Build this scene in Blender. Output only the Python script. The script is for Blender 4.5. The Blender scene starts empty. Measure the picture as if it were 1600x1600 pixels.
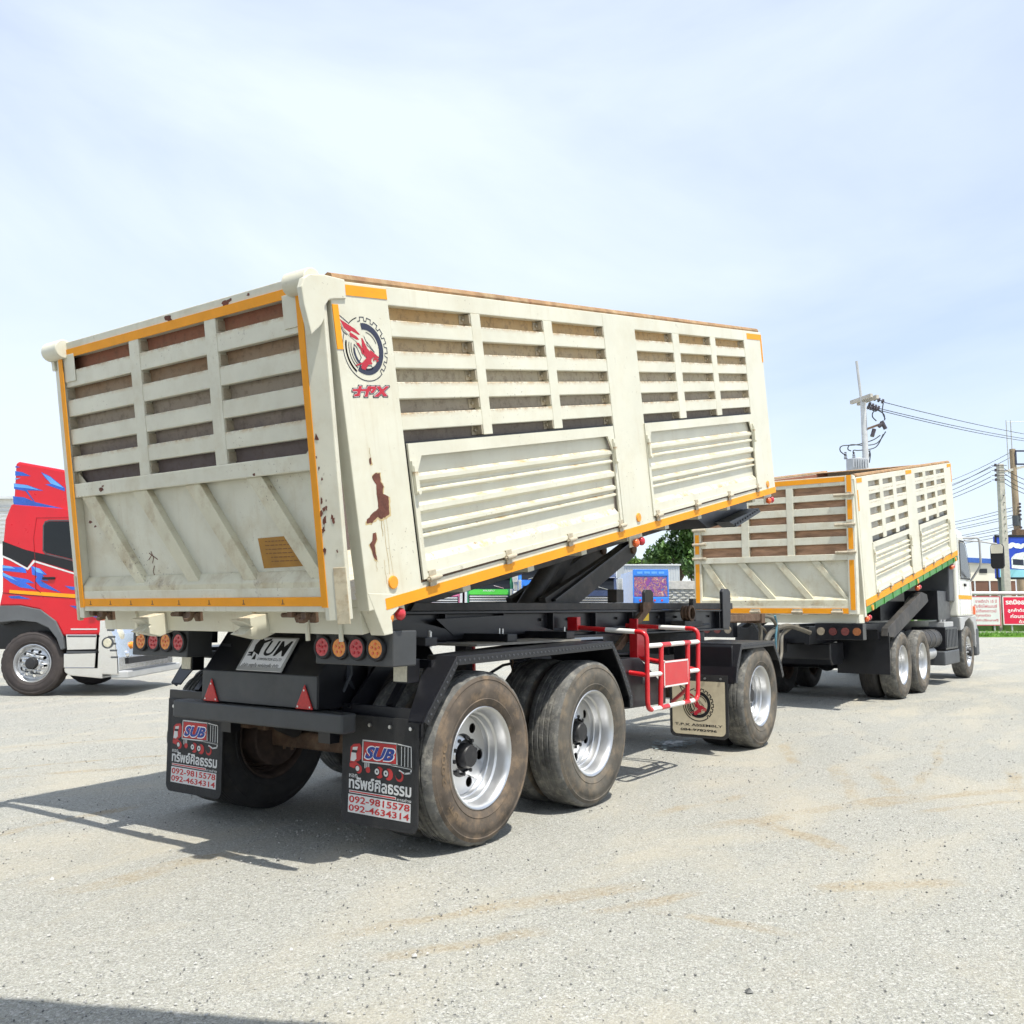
import bpy, bmesh, math, random
from mathutils import Vector, Matrix
from mathutils.geometry import tessellate_polygon
R = math.radians
random.seed(7)
SC = bpy.context.scene
COL = SC.collection

# ------------------------------------------------------------------ camera
cam = bpy.data.cameras.new('camera'); cam_o = bpy.data.objects.new('camera', cam); COL.objects.link(cam_o)
cam.sensor_width = 36; cam.sensor_fit = 'HORIZONTAL'; cam.lens = 1466 / 1600 * 36
cam.clip_start = .05; cam.clip_end = 3000
CAM = Vector((-4.741, -4.705, 1.447))
cam_o.location = CAM
cam_o.rotation_euler = (R(90) + math.atan(148 / 1466), 0, R(34.6 - 90))
SC.camera = cam_o
SC.render.resolution_x = SC.render.resolution_y = 1024

# ------------------------------------------------------------------ sky, sun, exposure
SUN = Vector((-.14, -.41, 1)).normalized()          # towards the sun
W = bpy.data.worlds.new('World'); SC.world = W; W.use_nodes = True
nt = W.node_tree; nt.nodes.clear()
def wn(t, **k):
    n = nt.nodes.new(t)
    for a, b in k.items(): setattr(n, a, b)
    return n
wo = wn('ShaderNodeOutputWorld'); bg = wn('ShaderNodeBackground'); bg.inputs[1].default_value = .15
sky = wn('ShaderNodeTexSky', sky_type='NISHITA'); sky.sun_disc = False
sky.sun_elevation = math.asin(SUN.z); sky.sun_rotation = math.atan2(SUN.x, SUN.y)
sky.air_density = 1.0; sky.dust_density = .6; sky.ozone_density = 1.6
tc = wn('ShaderNodeTexCoord'); mp = wn('ShaderNodeMapping'); mp.inputs['Scale'].default_value = (1, 1, 2.6)
mp.inputs['Rotation'].default_value = (0, 0, R(20))
n1 = wn('ShaderNodeTexNoise'); n1.inputs['Scale'].default_value = 1.35; n1.inputs['Detail'].default_value = 7; n1.inputs['Roughness'].default_value = .52
n1.inputs['Distortion'].default_value = .5
cr = wn('ShaderNodeValToRGB'); cr.color_ramp.elements[0].position = .34; cr.color_ramp.elements[1].position = .66
cr.color_ramp.elements[0].color = (.50, .50, .50, 1); cr.color_ramp.elements[1].color = (.93, .93, .93, 1)
mx = wn('ShaderNodeMixRGB'); mx.inputs[2].default_value = (5.1, 5.7, 6.65, 1)
L = nt.links.new
L(tc.outputs['Generated'], mp.inputs[0]); L(mp.outputs[0], n1.inputs[0]); L(n1.outputs[0], cr.inputs[0])
L(cr.outputs[0], mx.inputs[0]); L(sky.outputs[0], mx.inputs[1]); L(mx.outputs[0], bg.inputs[0]); L(bg.outputs[0], wo.inputs[0])
sl = bpy.data.lights.new('sun', 'SUN'); sl.energy = 4.7; sl.angle = R(.55); sl.color = (1, .965, .885)
so = bpy.data.objects.new('sun', sl); COL.objects.link(so); so.location = (0, 0, 30)
so.rotation_euler = (-SUN).to_track_quat('-Z', 'Y').to_euler()
vs = SC.view_settings; vs.view_transform = 'Standard'; vs.look = 'None'; vs.exposure = .30; vs.gamma = 1; vs.use_curve_mapping = False
SC.render.engine = 'CYCLES'
SC.cycles.max_bounces = 5; SC.cycles.diffuse_bounces = 2; SC.cycles.glossy_bounces = 3; SC.cycles.transmission_bounces = 4
SC.cycles.use_denoising = True; SC.cycles.use_adaptive_sampling = True; SC.cycles.adaptive_threshold = .03

# ------------------------------------------------------------------ materials
MATS = {}
def mat(name, col, rough=.5, metal=0., var=.08, vscale=3., rust=0., rustcol=(.16, .07, .03), rscale=9., ledge=0., speck=0.,
        bump=0., bscale=60., stretch=(1, 1, 1), edge=None, zgrad=None, streak=0., dirt=0., dirtcol=(.30, .25, .17), emit=0., spec=.5, coat=0.):
    if name in MATS: return MATS[name]
    m = bpy.data.materials.new(name); m.use_nodes = True; t = m.node_tree; N = t.nodes; K = t.links.new
    p = N['Principled BSDF']; p.inputs['Roughness'].default_value = rough; p.inputs['Metallic'].default_value = metal
    p.inputs['Specular IOR Level'].default_value = spec
    if coat: p.inputs['Coat Weight'].default_value = coat; p.inputs['Coat Roughness'].default_value = .06
    if emit: p.inputs['Emission Color'].default_value = (*col, 1); p.inputs['Emission Strength'].default_value = emit
    co = N.new('ShaderNodeTexCoord'); mp = N.new('ShaderNodeMapping'); mp.inputs['Scale'].default_value = stretch
    K(co.outputs['Object'], mp.inputs[0]); V = mp.outputs[0]
    def noise(sc, det=4, ro=.6, vec=V):
        n = N.new('ShaderNodeTexNoise'); n.inputs['Scale'].default_value = sc; n.inputs['Detail'].default_value = det; n.inputs['Roughness'].default_value = ro
        K(vec, n.inputs[0]); return n.outputs[0]
    def ramp(x, a, b):
        r = N.new('ShaderNodeMapRange'); r.inputs[1].default_value = a; r.inputs[2].default_value = b; K(x, r.inputs[0]); return r.outputs[0]
    def mul(a, b):
        q = N.new('ShaderNodeMath'); q.operation = 'MULTIPLY'
        for i, z in enumerate((a, b)):
            if isinstance(z, float): q.inputs[i].default_value = z
            else: K(z, q.inputs[i])
        return q.outputs[0]
    def mix(f, a, b):
        q = N.new('ShaderNodeMixRGB')
        for i, z in ((0, f), (1, a), (2, b)):
            if isinstance(z, float): q.inputs[i].default_value = z
            elif isinstance(z, tuple): q.inputs[i].default_value = (*z, 1)
            else: K(z, q.inputs[i])
        return q.outputs[0]
    dk = tuple(c * (1 - var * 1.6) for c in col); lt = tuple(min(1, c * (1 + var)) for c in col)
    c = mix(ramp(noise(vscale), .3, .7), dk, lt)
    if dirt:
        c = mix(mul(ramp(noise(vscale * 1.7, 8, .7), .48, .75), dirt), c, dirtcol)
    if ledge:       # dust and rust lie on upward faces
        g = N.new('ShaderNodeNewGeometry'); s = N.new('ShaderNodeSeparateXYZ'); K(g.outputs['True Normal'], s.inputs[0])
        f = mul(ramp(s.outputs[2], .15, .6), ramp(noise(rscale, 8, .75), .46, .64))
        c = mix(mul(f, ledge), c, (.47, .32, .15))
        c = mix(mul(mul(ramp(s.outputs[2], .15, .6), ramp(noise(rscale * 3, 6, .75), .58, .66)), min(1., ledge * 1.2)), c, rustcol)
    if streak:      # faint brown runs down the sheet
        ms = N.new('ShaderNodeMapping'); ms.inputs['Scale'].default_value = (26, 26, 1.1); K(co.outputs['Object'], ms.inputs[0])
        c = mix(mul(mul(ramp(noise(1., 4, .6, ms.outputs[0]), .56, .76), ramp(noise(1.7, 4, .6), .42, .62)), streak), c, (.40, .27, .11))
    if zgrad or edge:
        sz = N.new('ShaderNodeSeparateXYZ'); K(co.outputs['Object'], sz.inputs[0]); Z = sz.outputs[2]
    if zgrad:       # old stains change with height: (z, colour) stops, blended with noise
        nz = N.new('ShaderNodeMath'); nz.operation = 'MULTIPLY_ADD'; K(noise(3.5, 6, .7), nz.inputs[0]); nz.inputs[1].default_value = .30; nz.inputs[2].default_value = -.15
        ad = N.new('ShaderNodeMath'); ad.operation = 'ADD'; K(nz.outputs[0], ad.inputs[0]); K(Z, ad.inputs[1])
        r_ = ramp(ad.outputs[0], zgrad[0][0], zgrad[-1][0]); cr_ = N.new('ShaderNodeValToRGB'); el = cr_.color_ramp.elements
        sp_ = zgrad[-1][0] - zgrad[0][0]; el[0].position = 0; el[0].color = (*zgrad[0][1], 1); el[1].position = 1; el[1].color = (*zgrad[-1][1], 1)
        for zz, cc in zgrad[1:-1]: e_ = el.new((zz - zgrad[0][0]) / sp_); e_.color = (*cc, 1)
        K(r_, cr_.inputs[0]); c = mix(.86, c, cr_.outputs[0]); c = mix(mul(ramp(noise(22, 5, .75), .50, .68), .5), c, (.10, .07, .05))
    if edge:        # rust creeping down from the upper edges of the slats
        e1 = N.new('ShaderNodeMath'); e1.operation = 'MULTIPLY_ADD'; K(Z, e1.inputs[0]); e1.inputs[1].default_value = -1 / edge[1]; e1.inputs[2].default_value = edge[0] / edge[1] + 20
        e2 = N.new('ShaderNodeMath'); e2.operation = 'FRACT'; K(e1.outputs[0], e2.inputs[0])
        m_ = mul(ramp(e2.outputs[0], .16, .0), ramp(noise(11, 8, .75), .42, .60)); c = mix(mul(m_, .85), c, (.47, .30, .12))
        c = mix(mul(mul(ramp(e2.outputs[0], .07, .0), ramp(noise(30, 5, .75), .50, .58)), .9), c, (.20, .10, .045))
    if rust:
        c = mix(mul(ramp(noise(rscale * .7, 9, .72), .66 - rust * .3, .74 - rust * .26), .9), c, tuple(a * .6 + b * .4 for a, b in zip(rustcol, col)))
        c = mix(ramp(noise(rscale, 9, .72), .72 - rust * .3, .75 - rust * .3), c, rustcol)
    if speck:
        c = mix(mul(mul(ramp(noise(rscale * 7, 3, .6), .70 - speck * .1, .74 - speck * .1), ramp(noise(2.3, 4, .6), .52, .66)), .8), c, (.14, .09, .055))
    K(c, p.inputs['Base Color'])
    rr = N.new('ShaderNodeMapRange'); rr.inputs[3].default_value = max(.03, rough - .1); rr.inputs[4].default_value = min(1, rough + .12)
    K(noise(vscale * 3), rr.inputs[0]); K(rr.outputs[0], p.inputs['Roughness'])
    if bump:
        b = N.new('ShaderNodeBump'); b.inputs['Strength'].default_value = bump; b.inputs['Distance'].default_value = .01
        K(noise(bscale, 5, .65), b.inputs['Height']); K(b.outputs[0], p.inputs['Normal'])
    MATS[name] = m; return m
CR = (.70, .675, .545)
RUSTC = (.13, .055, .03)
mat('cream', CR, .42, var=.05, vscale=1.6, speck=.35, rscale=7, dirt=.30, dirtcol=(.52, .43, .25), rust=.02, rustcol=RUSTC, bump=.16, bscale=1.8, ledge=.35, streak=.22)
mat('cream_slat', CR, .42, var=.05, vscale=2.2, speck=.5, rscale=8, dirt=.25, dirtcol=(.50, .40, .22), ledge=.75, rustcol=(.22, .11, .04), bump=.05, bscale=5, edge=(1.561, .1738))
mat('cream_bar', CR, .45, var=.06, vscale=2.2, speck=.5, rscale=8, dirt=.35, dirtcol=(.47, .40, .26), rust=.03, rustcol=RUSTC, bump=.05, bscale=8, edge=(1.540, .185))
mat('cream_plain', CR, .45, var=.06, vscale=3, speck=.5, dirt=.3, dirtcol=(.5, .4, .22), rust=.05, rustcol=RUSTC)
mat('cream_door', CR, .4, var=.05, vscale=2, speck=.4, rscale=7, dirt=.2, dirtcol=(.50, .40, .22), ledge=.95, rustcol=(.25, .13, .05), bump=.14, bscale=2.5, streak=.2)
mat('cream_gate', CR, .5, var=.07, vscale=2.2, speck=.6, rscale=8, dirt=.6, dirtcol=(.50, .42, .26), rust=.07, rustcol=RUSTC, bump=.12, bscale=4, ledge=.7, streak=.35)
mat('cream_post', CR, .5, var=.07, vscale=2.2, speck=.6, rscale=6, dirt=.42, dirtcol=(.47, .38, .22), rust=.16, rustcol=RUSTC, bump=.06, bscale=8)
mat('foot_rust', (.62, .54, .38), .6, var=.15, vscale=9, dirt=.7, dirtcol=(.33, .2, .08), rust=.3, rustcol=(.2, .1, .05), rscale=14)
mat('cream_brace', (.66, .62, .46), .55, var=.08, vscale=3, speck=.7, rscale=8, dirt=.8, dirtcol=(.36, .25, .12), rust=.2, rustcol=RUSTC, bump=.08, bscale=12)
mat('cream_cab', (.80, .785, .69), .25, var=.02, coat=.5)
mat('tape', (.90, .345, .004), .62, var=.05, vscale=4, speck=.3, rscale=6, dirt=.18, dirtcol=(.5, .25, .03))
mat('tape_old', (.40, .19, .022), .6, var=.12, vscale=6, speck=.5, rscale=6, dirt=.4, dirtcol=(.35, .17, .04))
mat('sticker_ink', (.20, .09, .02), .6, var=.1)
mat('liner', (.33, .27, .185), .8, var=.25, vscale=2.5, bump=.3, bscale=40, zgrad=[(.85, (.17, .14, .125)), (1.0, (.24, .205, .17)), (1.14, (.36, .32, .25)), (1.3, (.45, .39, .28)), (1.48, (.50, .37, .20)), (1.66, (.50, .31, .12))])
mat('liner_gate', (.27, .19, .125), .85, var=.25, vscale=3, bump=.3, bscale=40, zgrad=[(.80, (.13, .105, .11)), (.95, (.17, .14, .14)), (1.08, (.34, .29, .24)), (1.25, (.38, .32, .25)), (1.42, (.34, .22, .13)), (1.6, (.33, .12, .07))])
mat('rust_rail', (.36, .21, .10), .75, var=.25, vscale=5, dirt=.8, dirtcol=(.50, .38, .22), rust=.3, rustcol=(.17, .06, .04), bump=.3, bscale=30)
mat('rust_patch', (.15, .05, .032), .8, var=.25, vscale=18, bump=.3, bscale=80)
mat('rust_streak', (.56, .43, .22), .6, var=.1, vscale=20)
mat('rusty_steel', (.13, .075, .045), .75, var=.3, vscale=8, bump=.3, bscale=50, dirt=.6, dirtcol=(.26, .19, .12))
mat('hinge', (.52, .45, .33), .55, .2, var=.2, vscale=20, rust=.28, rustcol=(.16, .08, .04), rscale=14)
mat('black', (.010, .0105, .014), .32, var=.2, vscale=3, bump=.04, bscale=12, dirt=.2, dirtcol=(.04, .037, .034))
mat('rivet', (.10, .105, .115), .28, .6, var=.05)
mat('black_dusty', (.045, .042, .04), .6, var=.25, vscale=2.5, dirt=.7, dirtcol=(.12, .10, .08), bump=.08, bscale=20)
mat('greybox', (.05, .053, .056), .48, var=.12, vscale=4, dirt=.25, dirtcol=(.10, .09, .08))
mat('deck', (.30, .275, .23), .8, var=.2, vscale=5, dirt=.6, dirtcol=(.20, .18, .14), bump=.2, bscale=60)
mat('rubber_flap', (.020, .020, .021), .62, var=.2, vscale=6, bump=.35, bscale=220, dirt=.35, dirtcol=(.06, .055, .05))
mat('tyre_side', (.105, .082, .062), .8, var=.3, vscale=5, dirt=.85, dirtcol=(.29, .20, .12), bump=.12, bscale=30)
mat('tyre_side_grey', (.11, .098, .08), .8, var=.3, vscale=4, dirt=.9, dirtcol=(.25, .19, .125), bump=.12, bscale=30)
mat('tyre_tread', (.12, .118, .11), .85, var=.3, vscale=9, dirt=.8, dirtcol=(.33, .31, .26), bump=.5, bscale=90)
mat('tyre_clean', (.045, .036, .034), .7, var=.15, vscale=6, dirt=.4, dirtcol=(.09, .07, .055))
mat('tyre_letter', (.20, .14, .085), .8, var=.2, vscale=9)
mat('tyre_dark', (.028, .027, .027), .75, var=.2, vscale=5, dirt=.5, dirtcol=(.07, .06, .05), bump=.1, bscale=30)
mat('alu', (.60, .605, .61), .40, 1., var=.03, vscale=4)
mat('hub_black', (.02, .02, .022), .5, var=.2, vscale=20, dirt=.4, dirtcol=(.07, .06, .05))
mat('brown_hub', (.075, .05, .038), .8, var=.3, vscale=9, dirt=.5, dirtcol=(.14, .09, .06))
mat('zinc', (.7, .7, .68), .35, .9)
mat('red_paint', (.60, .012, .02), .32, var=.06, coat=.3, dirt=.12)
mat('white_paint', (.80, .79, .75), .4, var=.05, dirt=.15)
mat('plate_white', (.93, .92, .92), .5, var=.02)
mat('ink', (.008, .008, .01), .5, var=.02)
mat('navy', (.030, .035, .065), .5, var=.05)
mat('logo_red', (.50, .022, .04), .5, var=.05)
mat('logo_blue', (.02, .055, .30), .5, var=.05)
mat('print_white', (.66, .66, .65), .55, var=.05)
mat('print_red', (.50, .03, .03), .55, var=.06)
mat('lamp_red', (.55, .02, .03), .22, var=.15, vscale=50, coat=.6)
mat('lamp_amber', (.85, .27, .015), .22, var=.15, vscale=50, coat=.6)
mat('lamp_orange', (.80, .13, .02), .22, var=.1, vscale=50, coat=.6)
mat('lamp_clear', (.62, .58, .44), .2, var=.1, vscale=40, coat=.6)
mat('reflector', (.50, .02, .02), .3, var=.1, vscale=60)
mat('amber_disc', (.86, .33, .02), .4, var=.08)
mat('mud_plate', (.62, .54, .38), .6, var=.08, vscale=6, dirt=.35, dirtcol=(.35, .28, .18))
mat('green_paint', (.045, .25, .035), .4, var=.15, vscale=6, dirt=.3, dirtcol=(.15, .2, .05))
mat('brown_wood', (.44, .26, .16), .8, var=.3, vscale=3, stretch=(1, 1, 5), dirt=.5, dirtcol=(.36, .2, .1), bump=.3, bscale=40)
mat('tan_wood', (.55, .36, .17), .7, var=.2, vscale=3)
mat('chrome', (.85, .85, .86), .07, 1., var=.02)
mat('cab_red', (.60, .004, .014), .3, var=.03, coat=.35)
mat('cab_blue', (.015, .10, .52), .25, var=.25, vscale=2, coat=.6)
mat('cab_lightblue', (.13, .38, .80), .3, var=.15, vscale=3)
mat('glass_dark', (.012, .014, .017), .12, var=.1, spec=.35)
mat('dark_grey', (.075, .08, .085), .5, var=.1)
mat('grey_arch', (.11, .115, .12), .5, var=.08)
mat('silver_grey', (.48, .48, .47), .4, .2, var=.06)
mat('concrete', (.50, .47, .41), .85, var=.12, vscale=5, bump=.2, bscale=40)
mat('pole_grey', (.55, .56, .56), .8, var=.1, vscale=3)
mat('pole_wood', (.36, .27, .18), .85, var=.2, vscale=2, stretch=(4, 4, .6), dirt=.5, dirtcol=(.2, .15, .1), bump=.3, bscale=30)
mat('wire', (.03, .035, .045), .6, var=.02)
mat('insulator', (.06, .05, .06), .3, var=.1)
mat('transformer', (.42, .44, .46), .45, var=.08)
mat('cable_grey', (.11, .10, .08), .6, var=.15, dirt=.4)
mat('cable_blue', (.10, .25, .32), .5, var=.1)
mat('yellow_label', (.85, .55, .02), .5, var=.05)
mat('sign_red', (.72, .012, .06), .45, var=.05)
mat('sign_pale', (.74, .72, .72), .5, var=.04)
mat('sign_pink_text', (.60, .13, .17), .5, var=.05)
mat('billboard_blue', (.02, .07, .55), .4, var=.1, vscale=.5)
mat('billboard_pale', (.30, .62, .75), .4, var=.1, vscale=.6)
mat('wall_cream', (.74, .70, .58), .8, var=.05, vscale=.5)
mat('wall_brown', (.17, .085, .055), .8, var=.12, vscale=.6)
mat('roof_blue', (.04, .12, .42), .5, var=.1)
mat('roof_dark', (.10, .09, .09), .8, var=.2, vscale=2)
mat('sheet_grey', (.58, .60, .60), .5, var=.06, vscale=1)
mat('rubble', (.42, .41, .36), .9, var=.35, vscale=4, bump=.5, bscale=9)
mat('bark', (.11, .08, .055), .9, var=.3, vscale=6)
mat('tp_green', (.07, .55, .05), .3, var=.05, coat=.6)
mat('tp_green_dark', (.02, .27, .09), .3, var=.1, coat=.6)
mat('tp_pink', (.72, .18, .36), .3, var=.1, coat=.6)
mat('tp_blue', (.02, .20, .72), .3, var=.1, coat=.6)
mat('tp_white', (.75, .76, .78), .3, var=.05, coat=.6)
mat('tp_navy', (.03, .05, .12), .3, var=.1, coat=.6)
def leafmat(name, a, b):
    m = bpy.data.materials.new(name); m.use_nodes = True; t = m.node_tree; N = t.nodes; K = t.links.new
    p = N['Principled BSDF']; p.inputs['Roughness'].default_value = .55
    n = N.new('ShaderNodeTexNoise'); n.inputs['Scale'].default_value = 1.4; n.inputs['Detail'].default_value = 6
    c = N.new('ShaderNodeTexCoord'); K(c.outputs['Object'], n.inputs[0])
    x = N.new('ShaderNodeMixRGB'); x.inputs[1].default_value = (*a, 1); x.inputs[2].default_value = (*b, 1)
    q = N.new('ShaderNodeMapRange'); q.inputs[1].default_value = .35; q.inputs[2].default_value = .65; K(n.outputs[0], q.inputs[0]); K(q.outputs[0], x.inputs[0])
    K(x.outputs[0], p.inputs['Base Color']); MATS[name] = m
leafmat('leaf', (.035, .085, .02), (.10, .19, .035)); leafmat('leaf_light', (.07, .15, .02), (.17, .27, .05)); leafmat('grass', (.09, .20, .02), (.17, .34, .04))
def mural():
    m = bpy.data.materials.new('mural'); m.use_nodes = True; t = m.node_tree; N = t.nodes; K = t.links.new
    p = N['Principled BSDF']; p.inputs['Roughness'].default_value = .35
    c = N.new('ShaderNodeTexCoord'); n = N.new('ShaderNodeTexNoise'); n.inputs['Scale'].default_value = 2.6; n.inputs['Detail'].default_value = 6; n.inputs['Distortion'].default_value = 1.5
    K(c.outputs['Object'], n.inputs[0]); r = N.new('ShaderNodeValToRGB'); e = r.color_ramp.elements
    e[0].position = .34; e[0].color = (.03, .20, .45, 1); e[1].position = .64; e[1].color = (.55, .42, .32, 1)
    for q, cc in ((.40, (.10, .06, .30)), (.44, (.30, .06, .26)), (.475, (.05, .05, .22)), (.50, (.48, .30, .22)), (.53, (.36, .06, .10)), (.565, (.16, .06, .28)), (.60, (.50, .20, .18))):
        x = e.new(q); x.color = (*cc, 1)
    K(n.outputs[0], r.inputs[0]); K(r.outputs[0], p.inputs['Base Color']); MATS['mural'] = m
mural()
def groundmat():
    m = bpy.data.materials.new('gravel_yard'); m.use_nodes = True; t = m.node_tree; N = t.nodes; K = t.links.new
    p = N['Principled BSDF']; p.inputs['Roughness'].default_value = .95; p.inputs['Specular IOR Level'].default_value = .2
    g = N.new('ShaderNodeTexCoord'); P = g.outputs['Object']
    def noise(sc, det=6, ro=.65, stretch=None, rot=0, dist=0):
        v = P
        if stretch:
            mp = N.new('ShaderNodeMapping'); mp.inputs['Scale'].default_value = stretch; mp.inputs['Rotation'].default_value = (0, 0, rot); K(P, mp.inputs[0]); v = mp.outputs[0]
        n = N.new('ShaderNodeTexNoise'); n.inputs['Scale'].default_value = sc; n.inputs['Detail'].default_value = det; n.inputs['Roughness'].default_value = ro; n.inputs['Distortion'].default_value = dist
        K(v, n.inputs[0]); return n.outputs[0]
    def mr(x, a, b, c=0., d=1.):
        r = N.new('ShaderNodeMapRange'); r.inputs[1].default_value = a; r.inputs[2].default_value = b; r.inputs[3].default_value = c; r.inputs[4].default_value = d; K(x, r.inputs[0]); return r.outputs[0]
    def mix(f, a, b, mode='MIX'):
        q = N.new('ShaderNodeMixRGB'); q.blend_type = mode
        for i, z in ((0, f), (1, a), (2, b)):
            if isinstance(z, float): q.inputs[i].default_value = z
            elif isinstance(z, tuple): q.inputs[i].default_value = (*z, 1)
            else: K(z, q.inputs[i])
        return q.outputs[0]
    def mul(a, b):
        q = N.new('ShaderNodeMath'); q.operation = 'MULTIPLY'
        for i, z in enumerate((a, b)):
            if isinstance(z, float): q.inputs[i].default_value = z
            else: K(z, q.inputs[i])
        return q.outputs[0]
    def vor(sc, out='Color'):
        n = N.new('ShaderNodeTexVoronoi'); n.inputs['Scale'].default_value = sc; K(P, n.inputs['Vector']); return n.outputs[out]
    def val(x): 
        q = N.new('ShaderNodeSeparateColor'); K(x, q.inputs[0]); return q.outputs[0]
    c = mix(mr(noise(.35), .3, .7), (.375, .372, .325), (.44, .43, .37))
    sand = mr(noise(.55, 7, .6, (1, 2.4, 1), R(25), .6), .47, .64)          # sandy sweeps between the grey gravel
    c = mix(mul(sand, .62), c, (.465, .42, .325))
    gr = mr(sand, 0., 1., 1., .45)                                             # less loose gravel where it is sandy
    v1 = val(vor(105)); v2 = val(vor(250)); fine = noise(75, 3, .75)
    c = mix(mul(mr(v2, .35, .0), mul(gr, .55)), c, (.20, .205, .20)); c = mix(mul(mr(v2, .70, 1.), mul(gr, .75)), c, (.66, .66, .64))
    c = mix(mul(mr(v1, .22, .0), mul(gr, .6)), c, (.18, .185, .185)); c = mix(mul(mr(v1, .80, 1.), mul(gr, .65)), c, (.70, .69, .66))
    c = mix(mul(mr(fine, .42, .66), .36), c, (.28, .26, .22))
    c = mix(mul(mr(noise(5, 7, .75, (1, 3, 1), R(20)), .60, .74), .4), c, (.36, .29, .19))
    TRACKS = [(-1.18, -1.83, -0.399, 0.55), (-1.37, -2.12, -0.485, 0.4), (-0.53, -2.17, -0.533, 0.45), (-0.45, -2.53, -0.415, 0.4), (1.91, -1.82, -0.251, 0.6), (3.2, -3.23, -0.503, 1.2), (2.97, -3.47, -0.588, 0.7), (3.45, -2.43, -2.784, 0.9), (3.75, -2.65, -2.744, 0.8), (4.97, -2.83, 0.111, 1.7), (4.22, -3.63, -2.944, 0.6), (-1.45, -0.04, -0.117, 0.6), (0.41, 3.71, -0.43, 1.6), (-1.15, 1.56, 0.026, 0.8), (0.51, -3.43, -0.775, 0.45), (-0.48, -2.95, -1.409, 0.4), (4.61, -1.62, -2.754, 0.9), (1.38, -2.7, -2.181, 0.6), (2.0, 4.6, -.40, 2.2), (.6, 3.0, -.45, 1.5), (2.2, -2.6, -.45, 1.3)]
    def ab(x):
        q = N.new('ShaderNodeMath'); q.operation = 'ABSOLUTE'; K(x, q.inputs[0]); return q.outputs[0]
    lug = mr(noise(46, 3, .6), .48, .60); tsum = None; wob = N.new('ShaderNodeTexNoise'); wob.inputs['Scale'].default_value = 1.6; K(P, wob.inputs[0])
    wv_ = N.new('ShaderNodeVectorMath'); wv_.operation = 'MULTIPLY_ADD'; K(wob.outputs['Color'], wv_.inputs[0]); wv_.inputs[1].default_value = (.28, .28, 0); K(P, wv_.inputs[2])
    for i, (tx, ty, ta, tl) in enumerate(TRACKS):
        mp = N.new('ShaderNodeMapping'); mp.vector_type = 'TEXTURE'; mp.inputs['Location'].default_value = (tx + .14, ty + .14, 0); mp.inputs['Rotation'].default_value = (0, 0, ta); mp.inputs['Scale'].default_value = (tl, .06 + .02 * (i % 3), 1); K(wv_.outputs[0], mp.inputs[0])
        sx_ = N.new('ShaderNodeSeparateXYZ'); K(mp.outputs[0], sx_.inputs[0]); k_ = mul(mr(ab(sx_.outputs[0]), 1., .6), mr(ab(sx_.outputs[1]), 1., .45))
        if tsum is None: tsum = k_
        else:
            q = N.new('ShaderNodeMath'); q.operation = 'MAXIMUM'; K(tsum, q.inputs[0]); K(k_, q.inputs[1]); tsum = q.outputs[0]
    tsum = mul(tsum, mr(noise(2.3, 5, .7), .36, .60)); c = mix(mul(tsum, .55), c, (.43, .355, .235)); tl_ = mul(tsum, lug); c = mix(mul(tl_, .55), c, (.25, .20, .13))
    K(c, p.inputs['Base Color'])
    def add(a, b, k=1.):
        q = N.new('ShaderNodeMath'); q.operation = 'MULTIPLY_ADD'; K(b, q.inputs[0]); q.inputs[1].default_value = k; K(a, q.inputs[2]); return q.outputs[0]
    h = add(noise(9, 4, .7), fine, .5); h = add(h, mul(v1, gr), .35); h = add(h, mul(v2, gr), .25)
    b = N.new('ShaderNodeBump'); b.inputs['Strength'].default_value = .85; b.inputs['Distance'].default_value = .018; K(h, b.inputs['Height']); K(b.outputs[0], p.inputs['Normal'])
    MATS['gravel_yard'] = m
groundmat()
mat('stone_light', (.50, .49, .46), .9, var=.3, vscale=30, bump=.3); mat('stone_dark', (.20, .20, .19), .9, var=.4, vscale=30, bump=.3)
mat('stain', (.17, .165, .14), .35, var=.3, vscale=9, dirt=.9, dirtcol=(.10, .17, .045))
mat('stain_rim', (.30, .36, .36), .6, var=.35, vscale=30)

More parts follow.
